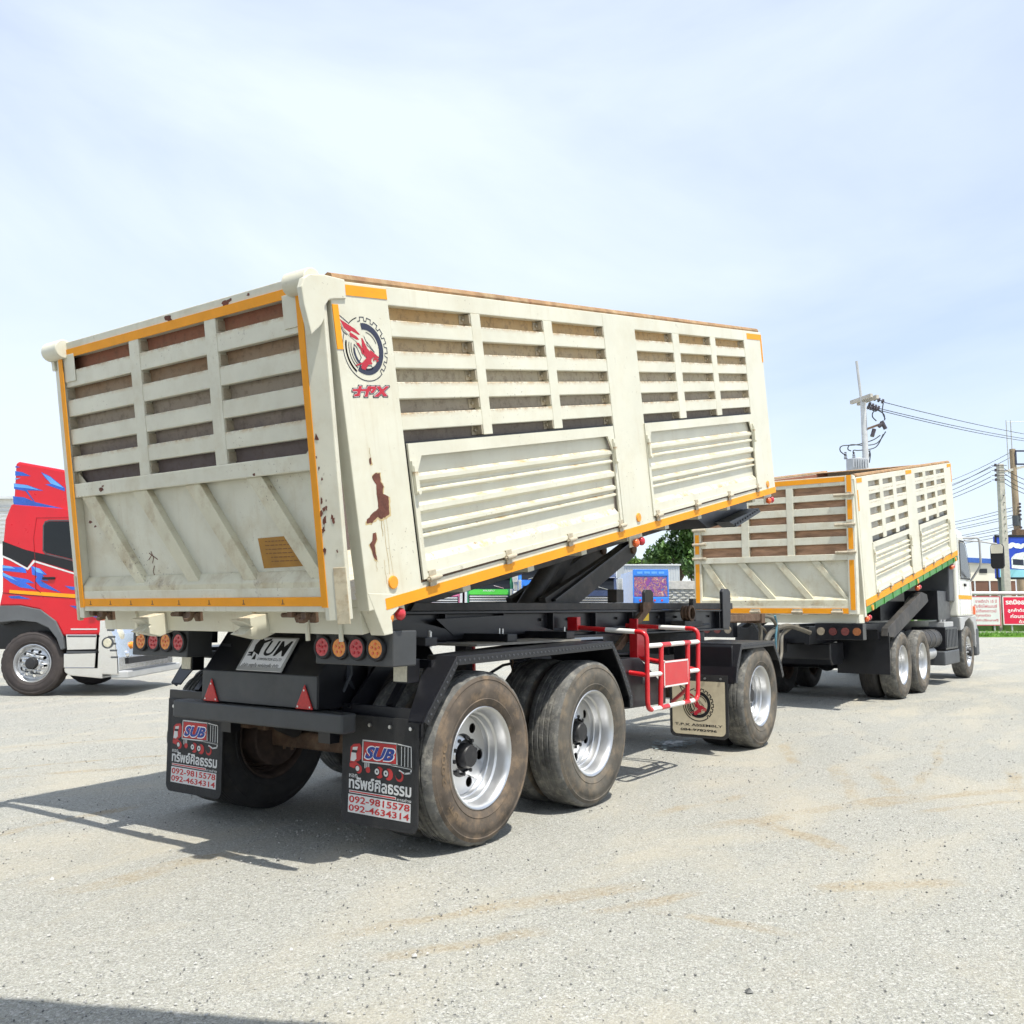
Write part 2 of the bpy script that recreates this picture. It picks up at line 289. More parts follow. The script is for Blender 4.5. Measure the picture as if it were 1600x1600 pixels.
# ------------------------------------------------------------------ mesh helpers
class MB:
    def __init__(s): s.v = []; s.f = []
    def add(s, vs, fs):
        n = len(s.v); s.v += [tuple(a) for a in vs]; s.f += [tuple(i + n for i in q) for q in fs]; return s
    def box(s, x0, x1, y0, y1, z0, z1):
        return s.add([(x, y, z) for x in (x0, x1) for y in (y0, y1) for z in (z0, z1)],
                     [(0, 1, 3, 2), (4, 6, 7, 5), (0, 4, 5, 1), (2, 3, 7, 6), (0, 2, 6, 4), (1, 5, 7, 3)])
    def obox(s, c, d, up=(0, 0, 1), l=1, w=.1, h=.1):
        """box of length l along d, centred on c"""
        d = Vector(d).normalized(); u = Vector(up); r = d.cross(u).normalized(); u = r.cross(d); c = Vector(c)
        return s.add([c + d * (a * l / 2) + r * (b * w / 2) + u * (e * h / 2) for a in (-1, 1) for b in (-1, 1) for e in (-1, 1)],
                     [(0, 1, 3, 2), (4, 6, 7, 5), (0, 4, 5, 1), (2, 3, 7, 6), (0, 2, 6, 4), (1, 5, 7, 3)])
    def bar(s, a, b, w, h, up=(0, 0, 1)):
        a = Vector(a); b = Vector(b); return s.obox((a + b) / 2, b - a, up, (b - a).length, w, h)
    def prism(s, poly, a, b, fn):
        """2-D polygon extruded from depth a to b; fn(u, v, w) -> xyz"""
        n = len(poly); vs = [fn(u, v, a) for u, v in poly] + [fn(u, v, b) for u, v in poly]
        tri = tessellate_polygon([[Vector((u, v, 0)) for u, v in poly]])
        fs = [tuple(t) for t in tri] + [tuple(i + n for i in reversed(t)) for t in tri] + [(i, (i + 1) % n, (i + 1) % n + n, i + n) for i in range(n)]
        return s.add(vs, fs)
    def flat(s, poly, fn, w=0):
        tri = tessellate_polygon([[Vector((u, v, 0)) for u, v in poly]])
        return s.add([fn(u, v, w) for u, v in poly], [tuple(t) for t in tri])
    def stroke(s, pts, wd, fn, w=0, closed=False):
        P = [Vector(p) for p in pts]; n = len(P); rng = range(n if closed else n - 1)
        for i in rng:
            a, b = P[i], P[(i + 1) % n]; d = (b - a)
            if d.length < 1e-6: continue
            d.normalize(); q = Vector((-d.y, d.x)) * wd / 2; a = a - d * wd * .4; b = b + d * wd * .4
            s.add([fn(*(a + q), w), fn(*(b + q), w), fn(*(b - q), w), fn(*(a - q), w)], [(0, 1, 2, 3)])
        return s
    def tube(s, path, r, n=10, cap=True):
        P = [Vector(p) for p in path]; m = len(P); rings = []; ref = None
        rs = r if isinstance(r, (list, tuple)) else [r] * m
        for i, p in enumerate(P):
            d = (P[min(i + 1, m - 1)] - P[max(i - 1, 0)]).normalized()
            if ref is None:
                ref = Vector((0, 0, 1)) if abs(d.z) < .9 else Vector((1, 0, 0))
            a = d.cross(ref).normalized(); b = a.cross(d).normalized(); ref = b
            rings.append([p + (a * math.cos(t) + b * math.sin(t)) * rs[i] for t in (2 * math.pi * k / n for k in range(n))])
        vs = [v for g in rings for v in g]; fs = []
        for i in range(m - 1):
            for k in range(n):
                fs.append((i * n + k, i * n + (k + 1) % n, (i + 1) * n + (k + 1) % n, (i + 1) * n + k))
        if cap: fs += [tuple(range(n - 1, -1, -1)), tuple((m - 1) * n + k for k in range(n))]
        return s.add(vs, fs)
    def cyl(s, a, b, r, n=16): return s.tube([a, b], r, n)
    def lathe(s, prof, n=48, mod=None, close=False):
        """profile of (radius, y) about the Y axis"""
        vs = []; fs = []; m = len(prof)
        for k in range(n):
            t = 2 * math.pi * k / n
            for i, (r, y) in enumerate(prof):
                if mod: r = mod(r, y, k, i)
                vs.append((r * math.cos(t), y, r * math.sin(t)))
        for k in range(n):
            for i in range(m - 1 + (1 if close else 0)):
                j = (i + 1) % m; k2 = (k + 1) % n
                fs.append((k * m + i, k * m + j, k2 * m + j, k2 * m + i))
        return s.add(vs, fs)
    def sphere(s, c, r, n=10, sq=(1, 1, 1)):
        c = Vector(c); m = n // 2; vs = []; fs = []
        for i in range(m + 1):
            a = math.pi * i / m
            for k in range(n):
                t = 2 * math.pi * k / n; vs.append(c + Vector((math.sin(a) * math.cos(t) * sq[0], math.sin(a) * math.sin(t) * sq[1], math.cos(a) * sq[2])) * r)
        for i in range(m):
            for k in range(n): fs.append((i * n + k, (i + 1) * n + k, (i + 1) * n + (k + 1) % n, i * n + (k + 1) % n))
        return s.add(vs, fs)
    def build(s, name, m, parent=None, loc=None, rot=None, bev=0, smooth=False, fix=True):
        me = bpy.data.meshes.new(name); me.from_pydata(s.v, [], s.f); 
        if fix:
            bm = bmesh.new(); bm.from_mesh(me); bmesh.ops.recalc_face_normals(bm, faces=bm.faces); bm.to_mesh(me); bm.free()
        o = bpy.data.objects.new(name, me); COL.objects.link(o); me.materials.append(MATS[m])
        if smooth:
            for p in me.polygons: p.use_smooth = True
            if smooth != 2: 
                try: me.set_sharp_from_angle(angle=R(38))
                except Exception: pass
        if bev:
            b = o.modifiers.new('bevel', 'BEVEL'); b.width = bev; b.segments = 2; b.limit_method = 'ANGLE'; b.angle_limit = R(40)
        if parent: o.parent = parent
        if loc: o.location = loc
        if rot: o.rotation_euler = rot
        return o
def share(o, parent, loc=(0, 0, 0), rot=(0, 0, 0), sc=None, name=None):
    c = o.copy(); c.name = name or o.name.split('.')[0]; COL.objects.link(c); c.parent = parent; c.location = loc; c.rotation_euler = rot
    if sc: c.scale = sc
    return c
def thing(name, label, cat, loc=(0, 0, 0), rz=0, group=None):
    o = bpy.data.objects.new(name, None); COL.objects.link(o); o.location = loc; o.rotation_euler = (0, 0, rz); o.empty_display_size = .2
    return tag(o, label, cat, group)
def tag(o, label=None, cat=None, group=None, kind=None):
    if label: o['label'] = label
    if cat: o['category'] = cat
    if group: o['group'] = group
    if kind: o['kind'] = kind
    return o
def text2d(s, bold=0., shear=0.):
    """outline text as (verts2d, faces), scaled to the unit box"""
    cu = bpy.data.curves.new('t', 'FONT'); cu.body = s; cu.fill_mode = 'FRONT'; cu.offset = bold; cu.shear = shear; cu.resolution_u = 3
    ob = bpy.data.objects.new('t', cu); COL.objects.link(ob); bpy.context.view_layer.update()
    dg = bpy.context.evaluated_depsgraph_get(); me = bpy.data.meshes.new_from_object(ob.evaluated_get(dg))
    vs = [(v.co.x, v.co.y) for v in me.vertices]; fs = [tuple(p.vertices) for p in me.polygons]
    bpy.data.objects.remove(ob); bpy.data.meshes.remove(me)
    if not vs: return [(0, 0)], []
    x0 = min(v[0] for v in vs); x1 = max(v[0] for v in vs); y0 = min(v[1] for v in vs); y1 = max(v[1] for v in vs)
    return [((x - x0) / (x1 - x0 or 1), (y - y0) / (y1 - y0 or 1)) for x, y in vs], fs
def put_text(mb, s, quad, fn, w=0, bold=0., shear=0.):
    """quad = TL, TR, BR, BL in the (u, v) plane"""
    vs, fs = text2d(s, bold, shear); tl, tr, br, bl = [Vector(q) for q in quad]
    out = []
    for a, b in vs:
        p = (bl * (1 - a) + br * a) * (1 - b) + (tl * (1 - a) + tr * a) * b; out.append(fn(p.x, p.y, w))
    return mb.add(out, fs)
def plate_holes(loops, depth, fn):
    """2-D outline with holes, filled and extruded by depth; fn(u, v, w)"""
    cu = bpy.data.curves.new('p', 'CURVE'); cu.dimensions = '2D'; cu.fill_mode = 'BOTH'; cu.extrude = depth / 2
    for lp in loops:
        sp = cu.splines.new('POLY'); sp.points.add(len(lp) - 1); sp.use_cyclic_u = True
        for q, (u, v) in zip(sp.points, lp): q.co = (u, v, 0, 1)
    ob = bpy.data.objects.new('p', cu); COL.objects.link(ob); bpy.context.view_layer.update()
    dg = bpy.context.evaluated_depsgraph_get(); me = bpy.data.meshes.new_from_object(ob.evaluated_get(dg))
    r = [fn(v.co.x, v.co.y, v.co.z) for v in me.vertices], [tuple(p.vertices) for p in me.polygons]
    bpy.data.objects.remove(ob); bpy.data.meshes.remove(me); return r
def circ(cx, cy, r, n=20, a0=0, a1=2 * math.pi):
    full = abs(a1 - a0 - 2 * math.pi) < 1e-6
    return [(cx + r * math.cos(a0 + (a1 - a0) * k / (n if full else n - 1)), cy + r * math.sin(a0 + (a1 - a0) * k / (n if full else n - 1))) for k in range(n)]
def arc_band(cx, cy, r0, r1, a0, a1, n=24):
    return circ(cx, cy, r1, n, a0, a1) + circ(cx, cy, r0, n, a0, a1)[::-1]
from mathutils import noise as mnoise
# ------------------------------------------------------------------ ground
def ground():
    def axis(lo, hi, st):
        a = [lo + st * i for i in range(int((hi - lo) / st) + 1)]
        d = st
        while a[-1] < 900: d *= 1.35; a.append(a[-1] + d)
        d = st; b = []
        x = lo
        while x > -500: d *= 1.35; x -= d; b.append(x)
        return b[::-1] + a
    xs = axis(-5, 10, .07); ys = axis(-5.5, 6, .07); nx, ny = len(xs), len(ys); vs = []
    for x in xs:
        for y in ys:
            z = 0
            if abs(x) < 20 and abs(y) < 20:
                z = .007 * mnoise.noise((x * 1.1, y * 1.6, 0)) + .004 * mnoise.noise((x * 4, y * 4, 3)) + .0025 * mnoise.noise((x * 11, y * 11, 5))
            vs.append((x, y, z - .004))
    fs = [(i * ny + j, (i + 1) * ny + j, (i + 1) * ny + j + 1, i * ny + j + 1) for i in range(nx - 1) for j in range(ny - 1)]
    mb = MB(); mb.v = vs; mb.f = fs
    tag(mb.build('ground', 'gravel_yard', smooth=2, fix=False), 'pale grey gravel yard with sandy patches and tyre tracks', kind='structure')
    F = Vector((.823, .568)); S = Vector((.568, -.823))
    for nm, m, n, lb, dark in (('gravel', 'stone_light', 9000, 'pale loose gravel scattered over the yard', 0), ('dark_gravel', 'stone_dark', 4200, 'dark loose pebbles scattered over the yard', 1)):
        g = MB()
        for i in range(n):
            d = 2.1 + 14 * random.random() ** 1.7; a = random.uniform(-.62, .62); p = Vector((CAM.x, CAM.y)) + F * d + S * (d * math.tan(a))
            cl = mnoise.noise((p.x * .8, p.y * .8, 9))
            if cl < -.1 and random.random() < .7: continue
            r = random.choice((.003, .004, .004, .005, .006, .007)) * (1 + .04 * d)
            if random.random() < .006: r *= 2.4
            q = [random.uniform(.6, 1.2) for _ in range(6)]
            g.add([(p.x + r * q[0], p.y, .001), (p.x, p.y + r * q[1], .001), (p.x - r * q[2], p.y, .001), (p.x, p.y - r * q[3], .001),
                   (p.x + r * .35 * (q[4] - .9), p.y + r * .35 * (q[5] - .9), r * .8), (p.x, p.y, -r * .5)],
                  [(0, 1, 4), (1, 2, 4), (2, 3, 4), (3, 0, 4), (1, 0, 5), (2, 1, 5), (3, 2, 5), (0, 3, 5)])
        tag(g.build(nm, m, fix=False), lb, 'gravel', kind='stuff')
    random.seed(21); st = MB(); sc = MB()
    def fleck(mb, x, y, r, z):
        n = 9; mb.add([(x, y, z)] + [(x + r * random.uniform(.5, 1.2) * math.cos(k * 2 * math.pi / n) * 1.3, y + r * random.uniform(.5, 1.2) * math.sin(k * 2 * math.pi / n), z) for k in range(n)], [(0, k + 1, (k + 1) % n + 1) for k in range(n)])
    for k in range(330):
        d = abs(random.gauss(0, .5)); t = random.uniform(0, 6.283)
        if d > 1.25: continue
        x, y = 4.55 + .42 * d * math.cos(t), -.38 + .26 * d * math.sin(t)
        fleck(sc if d < .42 and random.random() < .8 else st, x, y, random.uniform(.008, .03), .013 + k * 2e-5)
    o = tag(st.build('fluid_stain', 'stain_rim'), 'speckled blue-green fluid stain on the gravel beside the pale mudflap', 'stain'); sc.build('stain_centre', 'stain', o)
ground()

# ------------------------------------------------------------------ wheels
TR = .525
def tyre_mesh(name, m_side, m_tread, worn=False):
    prof = [(.298, -.098), (.312, -.118), (.345, -.131), (.355, -.136), (.36, -.133), (.40, -.142), (.44, -.141), (.445, -.138), (.47, -.134), (.475, -.137), (.497, -.127), (.512, -.117), (.521, -.106)]
    for y in (-.062, -.021, .021, .062):
        d = .004 if worn else .013
        prof += [(.525, y - .008), (.525 - d, y - .004), (.525 - d, y + .004), (.525, y + .008)]
    prof += [(r, -y) for r, y in prof[12::-1]]
    lug = None if worn else (lambda r, y, k, i: r - (.009 if (k % 4) < 1 and r > .505 and abs(y) > .085 else 0))
    mb = MB(); mb.lathe(prof, 96, lug); me = mb.build(name, m_side, smooth=True)
    me.data.materials.append(MATS[m_tread])
    for p in me.data.polygons:
        c = p.center; r = math.hypot(c.x, c.z)
        if r > .5: p.material_index = 1
    return me
def hide_proto(o):
    d = o.data; bpy.data.objects.remove(o); return d
TY = {'rear': tyre_mesh('tyre', 'tyre_side', 'tyre_tread'), 'worn': tyre_mesh('tyre', 'tyre_side_grey', 'tyre_tread', True), 'dark': tyre_mesh('tyre', 'tyre_dark', 'tyre_dark', True), 'clean': tyre_mesh('tyre', 'tyre_clean', 'tyre_clean')}
TY = {k: hide_proto(o) for k, o in TY.items()}
def rim_mesh():
    mb = MB()
    mb.lathe([(.300, -.100), (.309, -.112), (.311, -.120), (.306, -.124), (.298, -.121), (.288, -.108), (.281, -.085), (.274, -.035), (.262, -.025), (.258, .0), (.254, .012), (.247, .016), (.245, .03), (.242, .045), (.236, .054)], 64)
    mb.lathe([(.300, .100), (.309, .112), (.306, .122), (.288, .106), (.27, .06), (.262, .02)], 48)
    hol = [circ(.190 * math.cos(t), .190 * math.sin(t), .032, 18) for t in (2 * math.pi * k / 6 + .3 for k in range(6))]
    a, b = plate_holes([circ(0, 0, .240, 48)] + hol + [circ(0, 0, .10, 24)], .012, lambda u, v, w: (u, .050 - .030 * max(0, min(1, (.150 - math.hypot(u, v)) / .05)) + w, v))
    mb.add(a, b); return hide_proto(mb.build('rim', 'alu', smooth=True))
RIM = rim_mesh()
def hub_mesh(conv=False):
    y0 = .045 if not conv else -.10
    mb = MB(); mb.lathe([(.135, y0 + .04), (.135, y0), (.12, y0 - .01), (.078, y0 - .012), (.074, y0 - .065), (.064, y0 - .078), (0.001, y0 - .08)], 24)
    for k in range(10):
        t = 2 * math.pi * k / 10; mb.cyl((.11 * math.cos(t), y0 - .005, .11 * math.sin(t)), (.11 * math.cos(t), y0 - .035, .11 * math.sin(t)), .013, 6)
    return hide_proto(mb.build('hub', 'hub_black', smooth=True))
HUB = hub_mesh()
def frontrim_mesh():
    mb = MB(); mb.lathe([(.300, -.100), (.309, -.112), (.311, -.120), (.300, -.123), (.285, -.105), (.27, -.09), (.262, -.06), (.25, -.055)], 56)
    hol = [circ(.205 * math.cos(t), .205 * math.sin(t), .026, 12) for t in (2 * math.pi * k / 10 for k in range(10))]
    a, b = plate_holes([circ(0, 0, .252, 48)] + hol + [circ(0, 0, .09, 24)], .012, lambda u, v, w: (u, -.055 - .055 * max(0, min(1, (.25 - math.hypot(u, v)) / .09)) + w, v))
    mb.add(a, b); mb.lathe([(.300, .100), (.309, .112), (.288, .106), (.27, .06)], 40)
    for k in range(10):
        t = 2 * math.pi * (k + .5) / 10; mb.cyl((.15 * math.cos(t), -.105, .15 * math.sin(t)), (.15 * math.cos(t), -.15, .15 * math.sin(t)), .017, 8)
    return hide_proto(mb.build('rim', 'alu', smooth=True))
FRIM = frontrim_mesh()
def fhub():
    mb = MB(); mb.lathe([(.10, -.09), (.098, -.16), (.085, -.185), (.06, -.19), (.001, -.19)], 24); return hide_proto(mb.build('hub', 'hub_black', smooth=True))
FHUB = fhub()
def obj(name, data, parent, loc=(0, 0, 0), rot=(0, 0, 0)):
    o = bpy.data.objects.new(name, data); COL.objects.link(o); o.parent = parent; o.location = loc; o.rotation_euler = rot; return o
def wheel(parent, x, y, side, ty='rear', rim=None, hub=None, spin=0., rimmat=None):
    """side -1: dish faces -Y"""
    w = obj('wheel', TY[ty], parent, (x, y, TR), (0, spin, 0) if side < 0 else (0, spin, math.pi))
    r = obj('rim', rim or RIM, w); 
    if rimmat: r.material_slots[0].link = 'OBJECT'; r.material_slots[0].material = MATS[rimmat]
    if hub is not False: obj('hub', hub or HUB, w)
    return w
def side_letters(w, s, ang0, span, r0=.395, r1=.43):
    vs, fs = text2d(s, .01); mb = MB(); out = []
    for a, b in vs:
        t = ang0 - a * span; r = r0 + (r1 - r0) * b; out.append((r * math.cos(t), -.1445, r * math.sin(t)))
    mb.add(out, fs); return mb.build('sidewall_lettering', 'tyre_letter', w)

# ------------------------------------------------------------------ dump body
def face_y(y):  # (s, h) on the outer right side, w = how far it stands proud
    return lambda u, v, w: (u, y - w, v)
DOORP = None
def bracket_mesh():
    mb = MB(); mb.box(-.055, 0, 0, .010, -.028, .028); mb.box(-.012, 0, -.045, .0, -.028, .028); mb.cyl((-.03, 0, 0), (-.03, -.014, 0), .011, 8); return hide_proto(mb.build('bracket', 'hinge'))
BRK = bracket_mesh()
def hinge_mesh():
    mb = MB(); mb.cyl((-.045, -.014, 0), (.045, -.014, 0), .016, 10); mb.cyl((-.06, -.014, 0), (.07, -.014, 0), .007, 8)
    mb.box(-.032, .032, -.005, .004, 0, .045); mb.box(-.028, .028, -.004, .003, -.045, 0); return hide_proto(mb.build('hinge', 'hinge', smooth=True))
HNG = hinge_mesh()
def latch_mesh():
    mb = MB(); mb.box(-.015, .015, -.02, 0, -.13, .03); mb.cyl((0, -.03, -.12), (0, -.002, -.12), .014, 10); mb.box(-.02, .02, -.012, .004, .0, .06); return hide_proto(mb.build('latch', 'cream_slat', bev=.004))
LAT = latch_mesh()
def dump_body(th, ox, oz, tilt, s0, s1, cols, posts, rows, doortop, doors, top, h0=.09, lm='liner'):
    """box body in its own tilted frame: x along the length, z up; the right wall is the one in view"""
    Y = -1.25
    fr = MB()
    fr.box(s0 + .02, s1, -1.17, 1.17, .02, .06)                      # floor
    fr.box(s1 - .06, s1 - .004, -1.16, 1.16, .06, top - .02)          # front wall
    fr.box(s0 + .02, s1 - .05, 1.17, 1.245, .0, top)                  # far wall
    for k in range(9):
        x = s0 + .3 + k * (s1 - s0 - .6) / 8; fr.box(x - .04, x + .04, -1.1, 1.1, -.085, .018)
    body = fr.build('dump_body', 'cream', th, (ox, 0, oz), (0, -tilt, 0))
    def P(nm, mb, m, bev=0, **k): return mb.build(nm, m, body, bev=bev, **k)
    for a, b in posts: P('side_post', MB().box(a, b, Y, -1.165, .0, top - .03), 'cream', .005)
    P('top_rail', MB().box(posts[0][1], s1 - .02, Y + .003, -1.165, rows[0][0], top - .028), 'cream', .005)
    P('bottom_rail', MB().box(s0 + .11, s1, Y + .003, -1.165, -.02, .075), 'cream', .004)
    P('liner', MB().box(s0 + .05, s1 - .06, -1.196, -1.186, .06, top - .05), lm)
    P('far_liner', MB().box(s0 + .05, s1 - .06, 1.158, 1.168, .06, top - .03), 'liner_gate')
    P('cap_rail', MB().tube([(s0 + .05, -1.2, top - .012), (s1 - .02, -1.2, top - .012)], .034, 8), 'rust_rail', smooth=True)
    P('cap_rail', MB().tube([(s0 + .05, 1.2, top - .012), (s1 - .02, 1.2, top - .012)], .034, 8), 'rust_rail', smooth=True)
    for bi, bay in enumerate(cols):
        a, b = bay[0][0], bay[-1][1]
        for i in range(len(rows)):
            lo = rows[i + 1][0] if i + 1 < len(rows) else doortop
            if i + 1 < len(rows):
                P('slat', MB().box(a, b, Y + .003, -1.20, lo, rows[i][1]), 'cream_slat', .005)
        for (p, q), (p2, q2) in zip(bay, bay[1:]): P('upright', MB().box(q, p2, Y + .0005, -1.198, doortop + .004, rows[0][0]), 'cream', .003)
        for i, (hi, lo) in enumerate(rows):
            for c, d in bay: obj('bracket', BRK, body, (d - .004, -1.201, (hi + lo) / 2 + .005))
    for a, b in doors:
        H = doortop; W = b - a; e = .03
        # pressed profile: (height fraction, outward)
        pr = [(1, 0), (.925, 0), (.905, -.034), (.78, -.034), (.755, -.004), (.725, -.004), (.695, -.030), (.672, -.030), (.655, -.008), (.642, -.008), (.625, -.032),
              (.56, -.032), (.54, -.002), (.50, -.002), (.475, -.032), (.415, -.032), (.395, -.004), (.37, -.004), (.35, -.028), (.337, -.028), (.32, -.008), (.305, -.008), (.288, -.034), (.175, -.034), (.125, -.003), (.0, -.003)]
        h1 = H - .012
        mb = MB(); vs = []; fs = []
        for x in (a + .05, b - .05):
            for f, o in pr: vs.append((x, Y - o - .0033, h0 + (h1 - h0) * f))
        n = len(pr); fs = [(i, i + 1, n + i + 1, n + i) for i in range(n - 1)]; mb.add(vs, fs)
        d = P('side_door', mb, 'cream_door', fix=False)
        fm = MB(); g = lambda u, v, w: (u, Y - .004 + w, v); pl, pt = .075, .075
        lp = [[(a + .012, h0), (b - .012, h0), (b - .012, h1), (a + .012, h1)],
              [(a + .05, h0 + .03), (a + .05, h1 - .20), (a + .12, h1 - pt), (b - .12, h1 - pt), (b - .05, h1 - .20), (b - .05, h0 + .03)][::-1]]
        q, f = plate_holes(lp, .014, g); fm.add(q, f); P('door_frame', fm, 'cream', .003)
        P('door_gap', MB().box(a - .012, a + .011, Y + .0065, Y + .03, h0 - .01, h1 + .01), 'ink')
        P('door_gap', MB().box(a, b, Y + .0065, Y + .03, h1 + .0005, h1 + .012), 'ink'); P('door_gap', MB().box(a, b, Y + .001, Y + .03, h0 - .012, h0 - .002), 'rusty_steel')
        for k in range(4): obj('hinge', HNG, body, (a + .09 + k * (W - .14) / 3, Y - .0095, h0 - .004))
        obj('latch', LAT, body, (a + .035, Y - .012, h1 - .16)); obj('latch', LAT, body, (b - .035, Y - .012, h1 - .16))
    return body, P
def gate_common(g, P, rows, cols, posts, vledge, vlow, vtop, braces, tilt_liner='liner_gate', gm='cream_gate', sm=None):
    """slatted upper half and braced lower half; local x is depth (rear face near 0), y across, z up"""
    W = 1.11
    P('gate_sheet', MB().box(.045, .055, -W, W, vlow, vledge), gm)
    P('ledge', MB().box(-.012, .05, -W, W, vledge - .09, vledge), gm, .006)
    P('bottom_beam', MB().prism([(-.012, vlow - .06), (.06, vlow - .06), (.06, vlow + .075), (.035, vlow + .075), (-.012, vlow + .02)], -W, W, lambda u, v, w: (u, w, v)), 'cream_brace', .004)
    P('top_beam', MB().box(-.004, .07, -W, W, rows[0][0], vtop), gm, .005)
    for i in range(len(rows) - 1): P('slat', MB().box(-.002, .045, -W, W, rows[i + 1][0], rows[i][1]), sm or gm, .005)
    for a, b in posts: P('upright', MB().box(-.006, .055, a, b, vledge - .002, rows[0][0] + .002), gm, .004)
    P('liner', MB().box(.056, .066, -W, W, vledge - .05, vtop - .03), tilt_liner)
    for hi, lo in rows:
        for a, b in cols: obj('bracket', BRK, g, (.052, b - .006, (hi + lo) / 2), (0, 0, -math.pi / 2))
    for (y0, y1, y2, y3) in braces:      # top a-b, bottom c-d
        mb = MB(); za, zb = vledge - .088, vlow + .03
        poly = [(y0, za), (y1, za), (y2, zb), (y3, zb)]
        mb.prism(poly, .0, .046, lambda u, v, w: (w, u, v)); P('brace', mb, 'cream_brace', .008)
    return

# ------------------------------------------------------------------ eagle-and-gear emblem
EAGLE = {'wing': [(-0.086, 1.544), (-0.037, 1.522), (0.02, 1.497), (0.055, 1.468), (0.045, 1.465), (-0.01, 1.485), (-0.019, 1.478), (0.025, 1.457), (0.044, 1.442), (0.028, 1.438), (-0.021, 1.455), (-0.028, 1.469), (-0.018, 1.474), (-0.062, 1.497)], 'body': [(0.061, 1.449), (0.071, 1.448), (0.101, 1.393), (0.12, 1.377), (0.122, 1.388), (0.186, 1.348), (0.178, 1.343), (0.141, 1.348), (0.123, 1.339), (0.12, 1.324), (0.127, 1.311), (0.092, 1.306), (0.065, 1.278), (0.04, 1.282), (0.033, 1.293), (0.045, 1.31), (-0.0, 1.299), (-0.008, 1.304), (0.05, 1.319), (0.086, 1.345), (0.068, 1.358), (0.06, 1.409)], 'tail': [(0.019, 1.425), (0.04, 1.421), (0.072, 1.377), (0.063, 1.36), (0.053, 1.366), (0.047, 1.391), (0.021, 1.417)], 'head': [(0.15, 1.345), (0.172, 1.342), (0.18, 1.329), (0.159, 1.32), (0.158, 1.327), (0.17, 1.332), (0.154, 1.333), (0.135, 1.328), (0.134, 1.338)]}
TPX = {'bar': [(-0.049, 1.177), (0.094, 1.176), (0.084, 1.164), (-0.057, 1.165)], 'stem': [(-0.002, 1.193), (0.022, 1.192), (-0.006, 1.139), (-0.051, 1.137), (-0.042, 1.149), (-0.024, 1.151)], 'pstem': [(0.065, 1.191), (0.089, 1.191), (0.056, 1.134), (0.03, 1.135)], 'bowl': [(0.082, 1.19), (0.128, 1.19), (0.134, 1.178), (0.104, 1.154), (0.078, 1.153), (0.088, 1.164), (0.107, 1.177), (0.083, 1.179)], 'x1': [(0.133, 1.19), (0.164, 1.19), (0.217, 1.134), (0.183, 1.135)], 'x2': [(0.212, 1.19), (0.241, 1.19), (0.139, 1.133), (0.104, 1.134)]}
def emblem(parent, fn, navy='navy', red='logo_red', white='cream', w=.0, bold=1.):
    """gear half-ring, inner rings and diving bird about the centre (.088, 1.39), radius .175"""
    cx, cy, r = .088, 1.391, .172; mb = MB()
    tooth = []; n = 9; a0, a1 = R(-62), R(105)
    for k in range(n):
        t0 = a0 + (a1 - a0) * k / n; t1 = a0 + (a1 - a0) * (k + .55) / n; t2 = a0 + (a1 - a0) * (k + .62) / n; t3 = a0 + (a1 - a0) * (k + .97) / n
        for t, q in ((t0, r), (t1, r), (t2, r - .020), (t3, r - .020)): tooth.append((cx + q * math.cos(t), cy + q * math.sin(t)))
    mb.stroke(tooth, .0045 * bold, fn, w); mb.stroke(circ(cx, cy, r, 40, R(105), R(140)), .0045 * bold, fn, w); mb.stroke(circ(cx, cy, r, 40, R(152), R(298)), .0045 * bold, fn, w)
    mb.flat(arc_band(cx, cy, .105, .140, R(-125), R(98)), fn, w)                       # thick dark band
    mb.flat([(u + .006, v - .004) for u, v in arc_band(cx, cy, .090, .104, R(175), R(235), 14)], fn, w + .0003)
    for q in (.150, .128, .112): mb.stroke(circ(cx, cy, q, 24, R(165), R(232)), .0045 * bold if q < .14 else .011, fn, w)
    mb.stroke(circ(cx, cy, .092, 20, R(20), R(80)), .004 * bold, fn, w); mb.stroke([(.085, 1.46), (.105, 1.42), (.10, 1.415), (.155, 1.375), (.105, 1.43)], .0035, fn, w)
    mb.stroke([(-.026, 1.528), (-.128, 1.591), (-.068, 1.478), (-.045, 1.464)], .0045 * bold, fn, w)
    mb.stroke([(.002, 1.415), (.02, 1.398), (.045, 1.345), (.03, 1.327), (.012, 1.325), (-.008, 1.37), (.002, 1.415)], .004 * bold, fn, w)
    mb.stroke([(.07, 1.291), (.091, 1.301), (.116, 1.301), (.128, 1.29), (.112, 1.28), (.074, 1.278)], .004, fn, w, True)
    mb.build('emblem_gear', navy, parent)
    wb = MB(); wb.flat([(-.045, 1.532), (-.112, 1.573), (-.062, 1.488), (-.03, 1.46), (.02, 1.43), (.05, 1.40), (.07, 1.44), (.07, 1.47)], fn, w + .0006); wb.build('emblem_ground', white, parent)
    rb = MB()
    for k in EAGLE: rb.flat(EAGLE[k], fn, w + .0012)
    rb.build('emblem_bird', red, parent)
